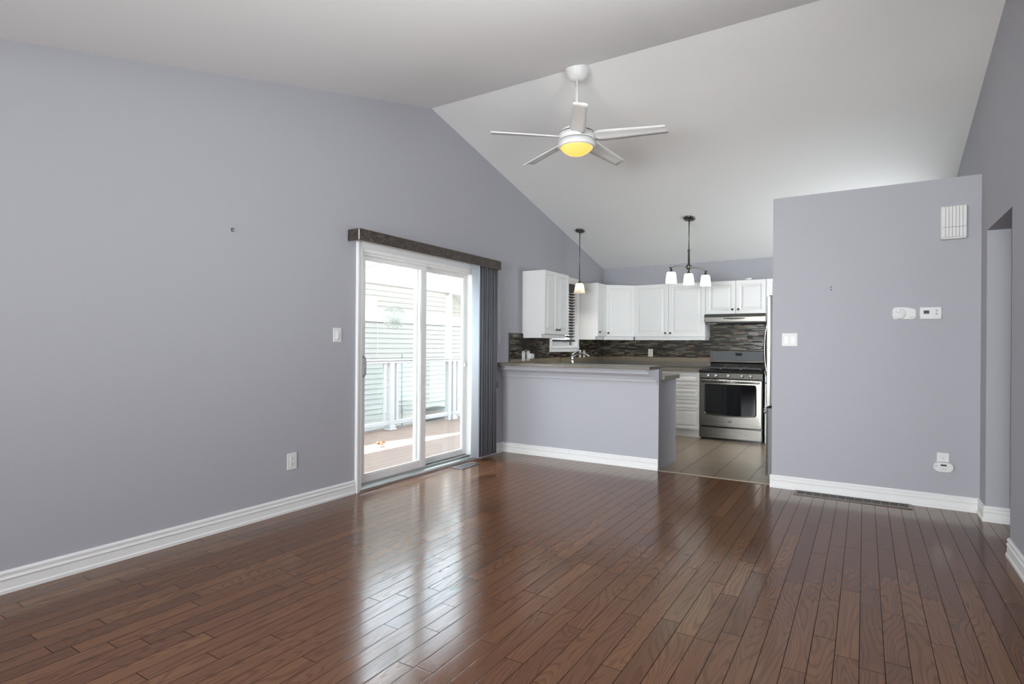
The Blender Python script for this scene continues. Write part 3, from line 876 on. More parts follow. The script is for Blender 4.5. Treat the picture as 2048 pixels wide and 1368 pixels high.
yp = YP0
b = MB(); b.box(-0.6, -0.481, yp - 0.006, yp, 1.210, 1.321, 0.003)
o = tag(b.build('double_switch', 'plast'), 'white double rocker switch on the partition near the fridge', 'light switch')
for xx in (-0.566, -0.516):
    b = MB()
    b.prism([(yp - 0.0055, 1.232), (yp - 0.0085, 1.232), (yp - 0.012, 1.296), (yp - 0.0055, 1.298)], 0, xx - 0.016, xx + 0.016)
    b.build('rocker', 'trim', o)
for zz, which in ((1.697, 'upper'), (1.675, 'lower')):
    b = MB(); b.lathe([(0.0055, 0), (0.0055, 0.003), (0.003, 0.005)], (-0.237, yp, zz), (0, -1, 0), n=12)
    tag(b.build('screw_anchor', 'dgrey'), f'{which} of two tiny dark screw anchors on the partition', 'screw anchor', 'screw anchors on the partition')

# chime cover
ch = thing('door_chime', 'white slatted door chime box high on the partition', 'door chime', (0.555, yp, 2.01))
b = MB(); b.box(0.477, 0.634, yp - 0.046, yp, 2.012, 2.261, 0.012); b.build('cover', 'plast', ch)
b = MB(); b.box(0.489, 0.624, yp - 0.0472, yp - 0.045, 2.026, 2.254); b.build('groove_shade_sheet', 'mgrey', ch)  # grey sheet stands in for the shade in the grooves between slats
for k in range(7):
    x = 0.4945 + k * 0.0205
    for z0, z1 in ((2.028, 2.098), (2.102, 2.252)):
        b = MB(); b.box(x - 0.0086, x + 0.0086, yp - 0.0515, yp - 0.044, z0, z1, 0.001)
        b.build('slat', 'plast', ch)

# door-bell like siren / detector
al = thing('wall_alarm', 'white wall alarm with a round dial beside the thermostat', 'alarm', (0.258, yp, 1.425))
b = MB()
pts = [(0.187, 1.432), (0.193, 1.426), (0.312, 1.424), (0.326, 1.430), (0.332, 1.442), (0.332, 1.488), (0.326, 1.498), (0.305, 1.506), (0.262, 1.515), (0.21, 1.516), (0.192, 1.512), (0.184, 1.500), (0.182, 1.460)]
b.prism(pts, 1, yp - 0.024, yp)
bmesh.ops.bevel(b.bm, geom=[e for e in b.bm.edges if all(v.co.y < yp - 0.02 for v in e.verts)], offset=0.005, segments=2, affect='EDGES')
b.build('case', 'plast', al)
b = MB()
b.lathe([(0.042, 0.0), (0.042, 0.004), (0.038, 0.008), (0.0, 0.009)], (0.226, yp - 0.0235, 1.468), (0, -1, 0), n=32)
b.build('raised_disc', 'plast', al)
b = MB()
b.lathe([(0.021, 0.0), (0.021, 0.003), (0.018, 0.004), (0.018, 0.002), (0.013, 0.002), (0.012, 0.0045), (0.0, 0.005)], (0.223, yp - 0.0318, 1.489), (0, -1, 0), n=32)
b.build('dial', 'plast', al)
b = MB(); b.box(0.293, 0.318, yp - 0.0246, yp - 0.0232, 1.437, 1.441); b.build('logo_mark', 'mgrey', al)

th = thing('thermostat', 'white thermostat with a small dark display', 'thermostat', (0.421, yp, 1.42))
b = MB()
b.prism([(0.357, 1.423), (0.485, 1.423), (0.489, 1.468), (0.485, 1.511), (0.357, 1.511), (0.354, 1.468)], 1, yp - 0.026, yp)
bmesh.ops.bevel(b.bm, geom=[e for e in b.bm.edges if all(v.co.y < yp - 0.02 for v in e.verts)], offset=0.006, segments=2, affect='EDGES')
b.build('case', 'plast', th)
b = MB(); b.box(0.378, 0.413, yp - 0.0275, yp - 0.0245, 1.462, 1.487, 0.001); b.build('display', 'lcd', th)
for zz in (1.461, 1.485):
    b = MB(); b.lathe([(0.006, 0), (0.006, 0.003), (0.004, 0.004)], (0.457, yp - 0.0255, zz), (0, -1, 0), n=14); b.build('button', 'mgrey', th)
for xx, w in ((0.384, 0.004), (0.412, 0.008)):
    b = MB(); b.box(xx - w, xx + w, yp - 0.0285, yp - 0.0255, 1.438, 1.446, 0.001); b.build('button', 'trim', th)

outlet('wall_outlet', (0.503, yp, 0.360), (1, 0, 0), (0, -1, 0), 0.073, 0.115, 'white outlet low on the partition with an alarm plugged in')
co = thing('plug_in_alarm', 'white plug in gas alarm low on the partition', 'alarm', (0.503, yp, 0.285))
b = MB()
pts = []
for k in range(40):
    a = 2 * pi * k / 40
    cx_, cz_ = cos(a), sin(a)
    ex = 0.64
    pts.append((0.503 + 0.061 * math.copysign(abs(cx_) ** ex, cx_), 0.316 + 0.035 * math.copysign(abs(cz_) ** 0.8, cz_)))
b.prism(pts, 1, yp - 0.045, yp - 0.009)
bmesh.ops.bevel(b.bm, geom=[e for e in b.bm.edges if all(v.co.y < yp - 0.04 for v in e.verts)], offset=0.007, segments=3, affect='EDGES')
b.build('case', 'plast', co)
b = MB(); b.box(0.486, 0.522, yp - 0.0465, yp - 0.044, 0.324, 0.337, 0.001); b.build('display', 'lcd', co)
b = MB(); b.box(0.492, 0.520, yp - 0.0458, yp - 0.0445, 0.3005, 0.3035); b.build('logo_mark', 'mgrey', co)
b = MB()
for k in range(3): b.box(0.452, 0.466, yp - 0.0458, yp - 0.0445, 0.316 + k * 0.004, 0.318 + k * 0.004)
b.build('test_button', 'mgrey', co)

# floor vents
def vent(nm, x0, x1, y0, y1, rim, mat, label, along, rows):
    t = thing(nm, label, 'floor vent', ((x0 + x1) / 2, (y0 + y1) / 2, 0))
    b = MB()
    z = 0.006
    for a, c, d, e in ((x0, x1, y0, y0 + rim), (x0, x1, y1 - rim, y1), (x0, x0 + rim, y0 + rim, y1 - rim), (x1 - rim, x1, y0 + rim, y1 - rim)):
        b.box(a, c, d, e, 0.0, z, 0.0015)
    b.build('rim', mat, t)
    b = MB(); b.box(x0 + rim * 0.8, x1 - rim * 0.8, y0 + rim * 0.8, y1 - rim * 0.8, 0.0003, 0.0012); b.build('duct_opening', 'blackm', t)
    L = (x1 - x0 if along == 'x' else y1 - y0)
    n = int((L - 2 * rim) / rows)
    for k in range(1, n):
        b = MB()
        if along == 'x':
            xx = x0 + rim + k * rows; b.box(xx - 0.0025, xx + 0.0025, y0 + rim, y1 - rim, 0.001, z - 0.001)
        else:
            yy = y0 + rim + k * rows; b.box(x0 + rim, x1 - rim, yy - 0.0035, yy + 0.0035, 0.001, z - 0.001)
        b.build('louver', mat, t)
vent('floor_vent', -0.49, 0.31, 5.150, 5.30, 0.022, 'vent', 'long brown floor vent along the partition baseboard', 'x', 0.058)
vent('floor_vent', -3.42, -3.29, 4.395, 4.69, 0.026, 'ventg', 'small pewter floor vent in front of the patio door', 'y', 0.014)

# ------------------------------------------------------------------ ceiling fan
FX, FY = -1.976, 4.135
fan = thing('ceiling_fan', 'white five blade ceiling fan with a lit amber bowl', 'ceiling fan', (FX, FY, 3.43))
b = MB()
ax = Vector((0.0, 0, -1)).normalized()
b.lathe([(0.0, -0.01), (0.093, -0.01), (0.098, 0.012), (0.096, 0.026), (0.088, 0.036), (0.080, 0.06), (0.062, 0.085), (0.040, 0.098), (0.032, 0.100)], (FX, FY, 3.428), ax, n=40)
b.build('canopy', 'fanw', fan)
b = MB(); b.lathe([(0.0155, 0), (0.0155, 0.44)], (FX, FY, 2.93), n=20); b.build('downrod', 'fanw', fan)
b = MB()
b.lathe([(0.022, 0.145), (0.05, 0.14), (0.10, 0.128), (0.130, 0.105), (0.142, 0.085)], (FX, FY, 2.795 + 0.025), n=48)
b.lathe([(0.142, 0.0), (0.147, 0.0), (0.147, 0.052), (0.142, 0.052)], (FX, FY, 2.846), n=48)
b.build('motor_housing', 'fanw', fan)
b = MB()
for z in (2.840, 2.899):
    b.lathe([(0.10, 0.0), (0.143, 0.0), (0.143, 0.007), (0.10, 0.007)], (FX, FY, z), n=48)
b.build('seam_ring', 'blackm', fan)
b = MB()
b.lathe([(0.125, 0.0), (0.147, 0.002), (0.150, 0.008), (0.150, 0.05), (0.125, 0.05)], (FX, FY, 2.790), n=48)
b.build('light_ring', 'fanw', fan)
b = MB()
b.lathe([(0.0, -0.062), (0.035, -0.058), (0.07, -0.046), (0.10, -0.028), (0.122, -0.008), (0.130, 0.003), (0.128, 0.012)], (FX, FY, 2.788), n=48)
o = b.build('light_bowl', 'fanbowl', fan); o['label'] = 'glowing amber glass bowl'
for k in range(5):
    a = radians(9.5 + 72 * k)
    d = Vector((cos(a), sin(a), 0)); t_ = Vector((-sin(a), cos(a), 0)); up = Vector((0, 0, 1))
    b = MB()
    N = 14
    rows = []
    for i in range(N + 1):
        q = i / N
        r = 0.135 + (0.70 - 0.135) * q
        wdt = 0.135 - 0.035 * q if q > 0.12 else 0.07 + (0.131 - 0.07) * (q / 0.12) ** 0.5
        pit = radians(18 - 6 * q)
        cc = Vector((FX, FY, 2.868 - 0.022 * q)) + d * r
        wv = t_ * cos(pit) - up * sin(pit)
        nn = up * cos(pit) + t_ * sin(pit)
        row = []
        for s_ in (-1, -0.5, 0, 0.5, 1):
            off = (0.012 * q if s_ > 0 else 0.0)
            row.append((cc + d * (off if i == N else 0) + wv * (wdt / 2) * s_ + nn * (0.006 * (1 - s_ * s_)), nn))
        rows.append(row)
    top = [[b.bm.verts.new(p + n * 0.004) for p, n in row] for row in rows]
    bot = [[b.bm.verts.new(p - n * 0.004) for p, n in row] for row in rows]
    for i in range(N):
        for j in range(4):
            b.bm.faces.new([top[i][j], top[i][j + 1], top[i + 1][j + 1], top[i + 1][j]]).smooth = True
            b.bm.faces.new([bot[i][j], bot[i + 1][j], bot[i + 1][j + 1], bot[i][j + 1]]).smooth = True
        for j in (0, 4):
            b.bm.faces.new([top[i][j], bot[i][j], bot[i + 1][j], top[i + 1][j]])
    for i in (0, N):
        for j in range(4):
            b.bm.faces.new([top[i][j], top[i][j + 1], bot[i][j + 1], bot[i][j]])
    b.build('blade', 'fanw', fan)

# ------------------------------------------------------------------ lamps
def square_shade(b, c, w0, w1, z0, z1, th=0.004):
    """rounded square tapering shade, narrow at the top, open below"""
    def ring(w, z):
        R = []
        r = w * 0.38
        for cx_, cy_, a0 in ((1, 1, 0), (-1, 1, 90), (-1, -1, 180), (1, -1, 270)):
            for q in range(5):
                a = radians(a0 + q * 22.5)
                R.append(b.bm.verts.new((c[0] + cx_ * (w - r) + cos(a) * r, c[1] + cy_ * (w - r) + sin(a) * r, z)))
        return R
    rs = [ring(0.018, z1 + 0.002), ring(w1 * 0.85, z1), ring(w1, z1 - 0.008)]
    for q in (0.25, 0.5, 0.75, 1.0):
        rs.append(ring(w1 + (w0 - w1) * (q ** 0.85), z1 - 0.008 + (z0 - z1 + 0.008) * q))
    rs.append(ring(w0 - th, z0)); rs.append(ring(w1 - th, z1 - 0.012))
    n = len(rs[0])
    for A, B_ in zip(rs, rs[1:]):
        for k in range(n):
            j = (k + 1) % n
            b.bm.faces.new([A[k], A[j], B_[j], B_[k]]).smooth = True
    b.bm.faces.new(rs[-1])

slope_n = Vector((0, SB, 1)).normalized()   # back slope normal (up)
PX, PY = -3.25, 6.924
pz = zc(PY)
pen = thing('pendant_light', 'small pendant lamp with one cream glass shade over the sink', 'pendant lamp', (PX, PY, pz))
b = MB(); b.lathe([(0.0, -0.002), (0.063, -0.002), (0.064, 0.008), (0.058, 0.016), (0.03, 0.022), (0.0, 0.024)], (PX, PY, pz), -slope_n, n=32); b.build('canopy', 'nickel', pen)
b = MB(); b.lathe([(0.006, 0), (0.006, pz - 2.065)], (PX, PY, 2.06), n=12); b.build('rod', 'nickel', pen)
b = MB(); b.lathe([(0.007, 0.034), (0.012, 0.03), (0.02, 0.014), (0.036, 0.008), (0.038, 0.0)], (PX, PY, 2.036), n=20); b.build('socket_cap', 'nickel', pen)
b = MB(); square_shade(b, (PX, PY), 0.062, 0.043, 1.908, 2.040); b.build('glass_shade', 'pshade', pen)
b = MB(); b.lathe([(0.0, 0.0), (0.02, 0.008), (0.028, 0.028), (0.02, 0.05), (0.012, 0.07), (0.0, 0.07)], (PX, PY, 1.935), n=16); b.build('bulb', 'bulb', pen)

CX, CY_ = -1.804, 6.915
cz = zc(CY_)
cdl = thing('chandelier', 'three shade bar chandelier hanging over the kitchen', 'chandelier', (CX, CY_, cz))
b = MB(); b.lathe([(0.0, -0.002), (0.068, -0.002), (0.069, 0.008), (0.062, 0.018), (0.03, 0.024), (0.0, 0.026)], (CX, CY_, cz), -slope_n, n=32); b.build('canopy', 'nickel', cdl)
b = MB(); b.lathe([(0.0065, 0), (0.0065, cz - 2.355)], (CX, CY_, 2.35), n=12); b.build('rod', 'nickel', cdl)
b = MB()
b.lathe([(0.012, 0.0), (0.012, 0.16), (0.018, 0.166), (0.018, 0.176), (0.008, 0.186)], (CX, CY_, 2.185), n=18)
b.lathe([(0.012, 0.0), (0.026, 0.01), (0.034, 0.03), (0.034, 0.048), (0.024, 0.062), (0.013, 0.068)], (CX, CY_, 2.125), n=20)
b.build('hub', 'nickel', cdl)
cdir = Vector((0.497, 0.868, 0))
for sg, nm_ in ((-1, 'a'), (1, 'b')):
    b = MB()
    pts = []
    for i in range(13):
        q = i / 12
        pts.append(Vector((CX, CY_, 2.150)) + cdir * sg * (0.03 + 0.265 * q) + Vector((0, 0, 0.010 * sin(q * pi) * 1.2 - 0.022 * q * q)))
    b.tube(pts, 0.0075, 10)
    b.lathe([(0.011, -0.006), (0.011, 0.006)], pts[-1], cdir, n=12)
    b.build('arm', 'nickel', cdl)
for sg in (-1, 0, 1):
    p = Vector((CX, CY_, 0)) + cdir * 0.282 * sg
    ztop = 2.080
    b = MB(); b.lathe([(0.008, 0.052), (0.010, 0.03), (0.015, 0.028), (0.016, 0.016), (0.024, 0.013), (0.026, 0.0)], (p.x, p.y, ztop - 0.004), n=18); b.build('socket_cap', 'nickel', cdl)
    b = MB(); square_shade(b, (p.x, p.y), 0.059, 0.045, 1.946, ztop); sh = b.build('glass_shade', 'shade', cdl)
    b = MB(); b.lathe([(0.0, 0.0), (0.02, 0.008), (0.028, 0.028), (0.02, 0.05), (0.012, 0.07), (0.0, 0.07)], (p.x, p.y, 1.972), n=16); b.build('bulb', 'bulb', cdl)

# ------------------------------------------------------------------ cabinets
RAISED = [(0.0, 0.017), (0.003, 0.020), (0.052, 0.020), (0.060, 0.0125), (0.070, 0.0125), (0.092, 0.0185), (0.096, 0.019)]
def raised(b, o, U, N, w, h, k=1.0):
    st = [(i * k, d) for i, d in RAISED]
    b.loops(o, U, (0, 0, 1), N, w, h, st)
def knob(c, N, parent):
    b = MB()
    b.lathe([(0.009, 0.0), (0.006, 0.004), (0.006, 0.012), (0.013, 0.017), (0.0155, 0.022), (0.012, 0.027), (0.0, 0.029)], c, N, n=18)
    b.build('knob', 'bronze', parent)

G = 0.0015
XU = -3.182      # face of the wall cabinets on the window wall
YU = 7.988       # face of the wall cabinets on the back wall
ZU0, ZU1 = 1.338, 2.09
ang_n = None

# cabinet beside the window
c1 = thing('wall_cabinet', 'white two door wall cabinet between patio door and kitchen window', 'cabinet', (XL, 6.16, 1.29))
b = MB(); b.box(XL, XU - 0.02, 5.83, 6.47, ZU0, ZU1); b.build('cabinet_body', 'cab', c1)
for y0, ky in ((5.83, 0.285), (6.15, 0.035)):
    b = MB(); raised(b, (XU - 0.02, y0 + G, ZU0), (0, 1, 0), (1, 0, 0), 0.32 - 2 * G, ZU1 - ZU0, 0.9)
    d = b.build('cabinet_door', 'cab', c1)
    knob((XU, y0 + ky, 1.393), (1, 0, 0), d)
b = MB(); b.box(XL, XU - 0.045, 5.84, 6.46, 1.292, ZU0); b.build('light_rail', 'cab', c1)

# narrow cabinet right of the window
c2 = thing('wall_cabinet', 'narrow white wall cabinet on the far side of the kitchen window', 'cabinet', (XL, 7.53, 1.29))
b = MB(); b.box(XL, XU - 0.02, 7.392, 7.70, ZU0, ZU1); b.build('cabinet_body', 'cab', c2)
b = MB(); raised(b, (XU - 0.02, 7.392 + G, ZU0), (0, 1, 0), (1, 0, 0), 0.308 - 2 * G, ZU1 - ZU0, 0.9)
d = b.build('cabinet_door', 'cab', c2); knob((XU, 7.43, 1.398), (1, 0, 0), d)
b = MB(); b.box(XL, XU - 0.045, 7.40, 7.70, 1.292, ZU0); b.build('light_rail', 'cab', c2)

# diagonal corner cabinet
c3 = thing('wall_cabinet', 'white diagonal corner wall cabinet', 'cabinet', (XL + 0.2, YB - 0.2, 1.29))
pa, pb = Vector((XU - 0.02, 7.702, 0)), Vector((-2.875, YU + 0.02, 0))
dU = (pb - pa).normalized(); dN = Vector((dU.y, -dU.x, 0)); wdt = (pb - pa).length
b = MB(); b.prism([(XL, 7.702), (pa.x, pa.y), (pb.x, pb.y), (pb.x, YB), (XL, YB)], 2, ZU0, ZU1); b.build('cabinet_body', 'cab', c3)
b = MB(); raised(b, (pa.x + dU.x * G, pa.y + dU.y * G, ZU0), dU, dN, wdt - 2 * G, ZU1 - ZU0)
d = b.build('cabinet_door', 'cab', c3)
kp = pa + dU * 0.035 + dN * 0.02; knob((kp.x, kp.y, 1.39), dN, d)
pa2, pb2 = pa - dN * 0.025, pb - dN * 0.025
b = MB(); b.prism([(XL, 7.702), (pa2.x, pa2.y), (pb2.x, pb2.y), (pb2.x, YB), (XL, YB)], 2, 1.292, ZU0); b.build('light_rail', 'cab', c3)

# two door cabinet on the back wall
c4 = thing('wall_cabinet', 'white two door wall cabinet behind the chandelier', 'cabinet', (-2.37, YB, 1.29))
b = MB(); b.box(-2.873, -1.858, YU + 0.02, YB, ZU0, ZU1); b.build('cabinet_body', 'cab', c4)
for x0, w, kx in ((-2.873, 0.506, 0.47), (-2.367, 0.509, 0.035)):
    b = MB(); raised(b, (x0 + G, YU + 0.02, ZU0), (1, 0, 0), (0, -1, 0), w - 2 * G, ZU1 - ZU0)
    d = b.build('cabinet_door', 'cab', c4); knob((x0 + kx, YU, 1.39), (0, -1, 0), d)
b = MB(); b.box(-2.873, -1.87, YU + 0.045, YB, 1.292, ZU0); b.build('light_rail', 'cab', c4)

# cabinet over the hood
c5 = thing('wall_cabinet', 'short white two door cabinet above the range hood', 'cabinet', (-1.47, YB, 1.64))
b = MB(); b.box(-1.856, -1.094, YU + 0.02, YB, 1.642, 2.088); b.build('cabinet_body', 'cab', c5)
for x0, w, kx in ((-1.856, 0.391, 0.353), (-1.465, 0.371, 0.038)):
    b = MB(); raised(b, (x0 + G, YU + 0.02, 1.642), (1, 0, 0), (0, -1, 0), w - 2 * G, 0.445)
    d = b.build('cabinet_door', 'cab', c5); knob((x0 + kx, YU, 1.702), (0, -1, 0), d)

# cabinet behind the fridge edge
c6 = thing('wall_cabinet', 'sliver of white wall cabinet just above the fridge', 'cabinet', (-0.7, YB, 1.338))
b = MB(); b.box(-1.092, -0.2, YU + 0.02, YB, ZU0, 2.088); b.build('cabinet_body', 'cab', c6)
for x0, w in ((-1.092, 0.446), (-0.646, 0.446)):
    b = MB(); raised(b, (x0 + G, YU + 0.02, ZU0), (1, 0, 0), (0, -1, 0), w - 2 * G, 0.75)
    b.build('cabinet_door', 'cab', c6)

b = MB(); b.lathe([(0.03, 0.0), (0.045, 0.004), (0.048, 0.02), (0.044, 0.03), (0.0, 0.034)], (-1.315, YU + 0.05, 2.088), n=28)  # low white cap lying on the cabinet, no lamp
tag(b.build('white_cap', 'plast'), 'small white round puck on top of the hood cabinet', 'puck light')

# base cabinets
ZC = 0.868
dr = thing('drawer_cabinet', 'white four drawer base cabinet beside the stove', 'cabinet', (-2.15, YB, 0))
YD = 7.66
b = MB(); b.box(-2.45, -1.843, YD + 0.02, YB - 0.03, 0.095, ZC); b.build('cabinet_body', 'cab', dr)
b = MB(); b.box(-2.45, -1.843, YD + 0.035, YB - 0.03, 0.0, 0.095); b.build('toe_kick', 'cab', dr)
DRW = [(0.0, 0.017), (0.003, 0.020), (0.030, 0.020), (0.038, 0.013), (0.046, 0.013), (0.062, 0.0185), (0.066, 0.019)]
for z0, z1 in ((0.683, 0.845), (0.533, 0.680), (0.385, 0.530), (0.100, 0.382)):
    b = MB(); b.loops((-2.447, YD + 0.02, z0), (1, 0, 0), (0, 0, 1), (0, -1, 0), 0.601, z1 - z0, DRW)
    b.build('drawer', 'cab', dr)

sb_ = thing('sink_base_cabinet', 'white sink base cabinet under the window counter', 'cabinet', (XL, 6.8, 0))
b = MB(); b.box(XL + 0.03, -2.90, 6.06, 7.62, 0.095, ZC); b.build('cabinet_body', 'cab', sb_)
b = MB(); b.box(XL + 0.03, -2.94, 6.06, 7.62, 0.0, 0.095); b.build('toe_kick', 'cab', sb_)
for y0 in (6.08, 6.59, 7.10):
    b = MB(); raised(b, (-2.90, y0 + G, 0.1), (0, 1, 0), (1, 0, 0), 0.505, 0.745)
    d = b.build('cabinet_door', 'cab', sb_); knob((-2.88, y0 + 0.46, 0.80), (1, 0, 0), d)

pc = thing('peninsula_cabinet', 'white base cabinet on the kitchen side of the half wall', 'cabinet', (-2.4, 5.99, 0))
b = MB(); b.box(-2.88, -1.792, YH + 0.078, 5.98, 0.095, ZC); b.build('cabinet_body', 'cab', pc)
b = MB(); b.box(-2.88, -1.792, YH + 0.078, 5.94, 0.0, 0.095); b.build('toe_kick', 'cab', pc)
for x0 in (-2.88, -2.336):
    b = MB(); raised(b, (x0 + 0.541, 5.98, 0.1), (-1, 0, 0), (0, 1, 0), 0.538, 0.745)
    d = b.build('cabinet_door', 'cab', pc); knob((x0 + 0.27, 6.0, 0.80), (0, 1, 0), d)

rb = thing('base_cabinet', 'sliver of white base cabinet between stove and fridge', 'cabinet', (-0.75, YB, 0))
b = MB(); b.box(-1.055, -0.40, YD + 0.02, YB - 0.03, 0.095, ZC); b.build('cabinet_body', 'cab', rb)
b = MB(); b.box(-1.055, -0.40, YD + 0.035, YB - 0.03, 0.0, 0.095); b.build('toe_kick', 'cab', rb)
for x0, w in ((-1.055, 0.33), (-0.725, 0.32)):
    b = MB(); b.loops((x0 + G, YD + 0.02, 0.1), (1, 0, 0), (0, 0, 1), (0, -1, 0), w - 2 * G, 0.745, DRW)
    d = b.build('cabinet_door', 'cab', rb)
    b = MB(); b.lathe([(0.009, 0.0), (0.006, 0.004), (0.006, 0.012), (0.0145, 0.018), (0.016, 0.023), (0.012, 0.028), (0.0, 0.029)], (x0 + 0.026, YD, 0.755), (0, -1, 0), n=18); b.build('knob', 'chrome', d)

# countertops
ct = thing('countertop', 'speckled taupe laminate counter running round the kitchen', 'countertop', (-2.7, 7.0, ZC))
b = MB()
zt = 0.91
b.box(XL, -1.838, 7.63, YB, ZC, zt, 0.004)
b.box(XL, -2.86, YH + 0.09, 7.632, ZC, zt, 0.004)
b.box(-2.862, -1.66, YH + 0.09, 6.035, ZC, zt, 0.004)
b.build('worktop', 'lam', ct)
b = MB()
b.box(XL + 0.02, -1.838, YB - 0.022, YB, zt, 0.985, 0.003)
b.box(XL, XL + 0.022, 5.54, YB, zt, 0.985, 0.003)
b.box(XL, -1.684, YH + 0.0755, YH + 0.089, ZC, 0.978, 0.001)
b.build('upstand', 'lam', ct)
b = MB(); b.box(-1.058, -0.40, 7.63, YB, ZC, zt, 0.004)
tag(b.build('side_countertop', 'lam'), 'small piece of taupe counter between stove and fridge', 'countertop')
b = MB(); b.box(XL, -1.722, 5.222, 5.605, 0.978, 1.010, 0.004)
tag(b.build('bar_countertop', 'lam'), 'raised taupe breakfast bar top on the half wall', 'countertop')

# backsplash
sp_ = thing('wall_backsplash', 'dark strip mosaic backsplash behind the kitchen counter', 'backsplash', (XL, YB, 0.985), kind='structure')
t8 = 0.008
b = MB()
b.box(XL, XL + t8, 5.535, 6.505, 1.04, 1.345)
b.box(XL, XL + t8, 6.505, 7.392, 1.04, WZ0 - 0.062)
b.box(XL, XL + t8, 7.390, YB, 1.04, 1.335)
b.box(XL + t8, -1.858, YB - t8, YB, 1.04, 1.335)
b.box(-1.858, -1.05, YB - t8, YB, 0.86, 1.645)
b.box(-1.05, -0.3, YB - t8, YB, 1.04, 1.335)
b.build('mosaic', 'mosaic', sp_)
b = MB()
b.box(XL, XL + t8 + 0.001, 5.535, YB, 0.985, 1.04)
b.box(XL + t8, -1.858, YB - t8 - 0.001, YB, 0.985, 1.04)
b.box(-1.05, -0.3, YB - t8 - 0.001, YB, 0.91, 1.04)
b.build('border_tile', 'band', sp_)
b = MB(); b.box(XL, XL + 0.011, 5.526, 5.535, 0.985, 1.347); b.build('edge_strip', 'dgrey', sp_)

# outlets of the kitchen
o = outlet('wall_switch', (XL + t8, 5.846, 1.075), (0, 1, 0), (1, 0, 0), 0.07, 0.115, 'white plate on the mosaic at the bar end', rec=False)
b = MB(); b.box(XL + t8 + 0.005, XL + t8 + 0.013, 5.838, 5.854, 1.06, 1.09, 0.002); b.build('toggle', 'plast', o)
outlet('wall_outlet', (XL + t8, 5.958, 1.075), (0, 1, 0), (1, 0, 0), 0.07, 0.115, 'white outlet on the mosaic holding a round plug in timer')
pt = thing('plug_in_timer', 'white plug in timer with a round dial on the mosaic', 'timer', (XL + t8, 5.97, 1.04))
b = MB(); b.box(XL + t8 + 0.009, XL + t8 + 0.055, 5.93, 6.00, 1.04, 1.105, 0.006); b.build('case', 'plast', pt)
b = MB(); b.lathe([(0.033, 0.0), (0.033, 0.012), (0.029, 0.016), (0.022, 0.016), (0.020, 0.012), (0.014, 0.012), (0.012, 0.018), (0.0, 0.018)], (XL + t8 + 0.054, 5.965, 1.0725), (1, 0, 0), n=28); b.build('dial', 'plast', pt)
b = MB(); b.lathe([(0.0265, 0.0165), (0.0235, 0.0168)], (XL + t8 + 0.054, 5.965, 1.0725), (1, 0, 0), n=28, cap=False); b.build('dial_ring', 'dgrey', pt)
outlet('wall_outlet', (XL + t8, 7.437, 1.085), (0, 1, 0), (1, 0, 0), 0.07, 0.105, 'ivory outlet on the mosaic next to the window casing', 'ivory')
outlet('wall_switch', (XL + t8, 7.573, 1.085), (0, 1, 0), (1, 0, 0), 0.07, 0.105, 'ivory switch plate on the mosaic nearer the corner', 'ivory', rec=False)
outlet('wall_outlet', (-2.719, YB - t8, 1.105), (1, 0, 0), (0, -1, 0), 0.072, 0.115, 'ivory outlet on the back wall mosaic under the two door cabinet', 'ivory')

# faucet
fx, fy = -3.31, 6.84
fa = thing('kitchen_faucet', 'chrome kitchen faucet showing above the bar top', 'faucet', (fx, fy, zt))
b = MB()
b.lathe([(0.030, 0.0), (0.030, 0.006), (0.022, 0.012), (0.021, 0.10), (0.023, 0.13), (0.020, 0.155), (0.010, 0.165)], (fx, fy, zt), n=24)
b.build('body', 'chrome', fa)
b = MB()
pts = [(fx, fy, zt + 0.09)]
for i in range(11):
    q = i / 10
    pts.append((fx + 0.02 + 0.225 * q, fy, zt + 0.10 + 0.085 * sin(pi * (0.12 + 0.72 * q)) + 0.008))
b.tube(pts, [0.012] * 6 + [0.012, 0.012, 0.013, 0.014, 0.015, 0.015], 14)
b.build('spout', 'chrome', fa)
b = MB()
b.tube([(fx, fy, zt + 0.155), (fx + 0.012, fy + 0.01, zt + 0.19), (fx + 0.05, fy + 0.03, zt + 0.213), (fx + 0.10, fy + 0.05, zt + 0.232)], [0.016, 0.013, 0.009, 0.008], 12)
b.build('lever', 'chrome', fa)

# ------------------------------------------------------------------ range hood
hd = thing('range_hood', 'stainless range hood under the short cabinet', 'range hood', (-1.46, YB, 1.515))
hx0, hx1 = -1.845, -1.082
b = MB()
b.prism([(YB - 0.005, 1.530), (7.885, 1.530), (7.868, 1.535), (7.868, 1.597), (7.895, 1.640), (YB - 0.005, 1.640)], 0, hx0, hx1)
b.build('shell', 'steel', hd)
b = MB(); b.box(hx0 + 0.012, hx1 - 0.06, 7.863, 7.869, 1.540, 1.594, 0.002); b.build('front_panel', 'steel', hd)
b = MB()
pts = [(-1.595, 1.580), (-1.59, 1.573), (-1.53, 1.566), (-1.46, 1.564), (-1.39, 1.566), (-1.33, 1.573), (-1.325, 1.580), (-1.33, 1.584), (-1.59, 1.584)]
b.prism(pts, 1, 7.860, 7.866); b.build('control_slot', 'black', hd)
b = MB(); b.box(hx0 + 0.01, hx1 - 0.01, 7.90, YB - 0.01, 1.516, 1.5305); b.build('filter_tray', 'blackm', hd)
b = MB(); b.box(hx0 + 0.03, hx0 + 0.14, 7.93, 8.05, 1.508, 1.517, 0.002); b.build('lamp_lens', 'lens', hd)

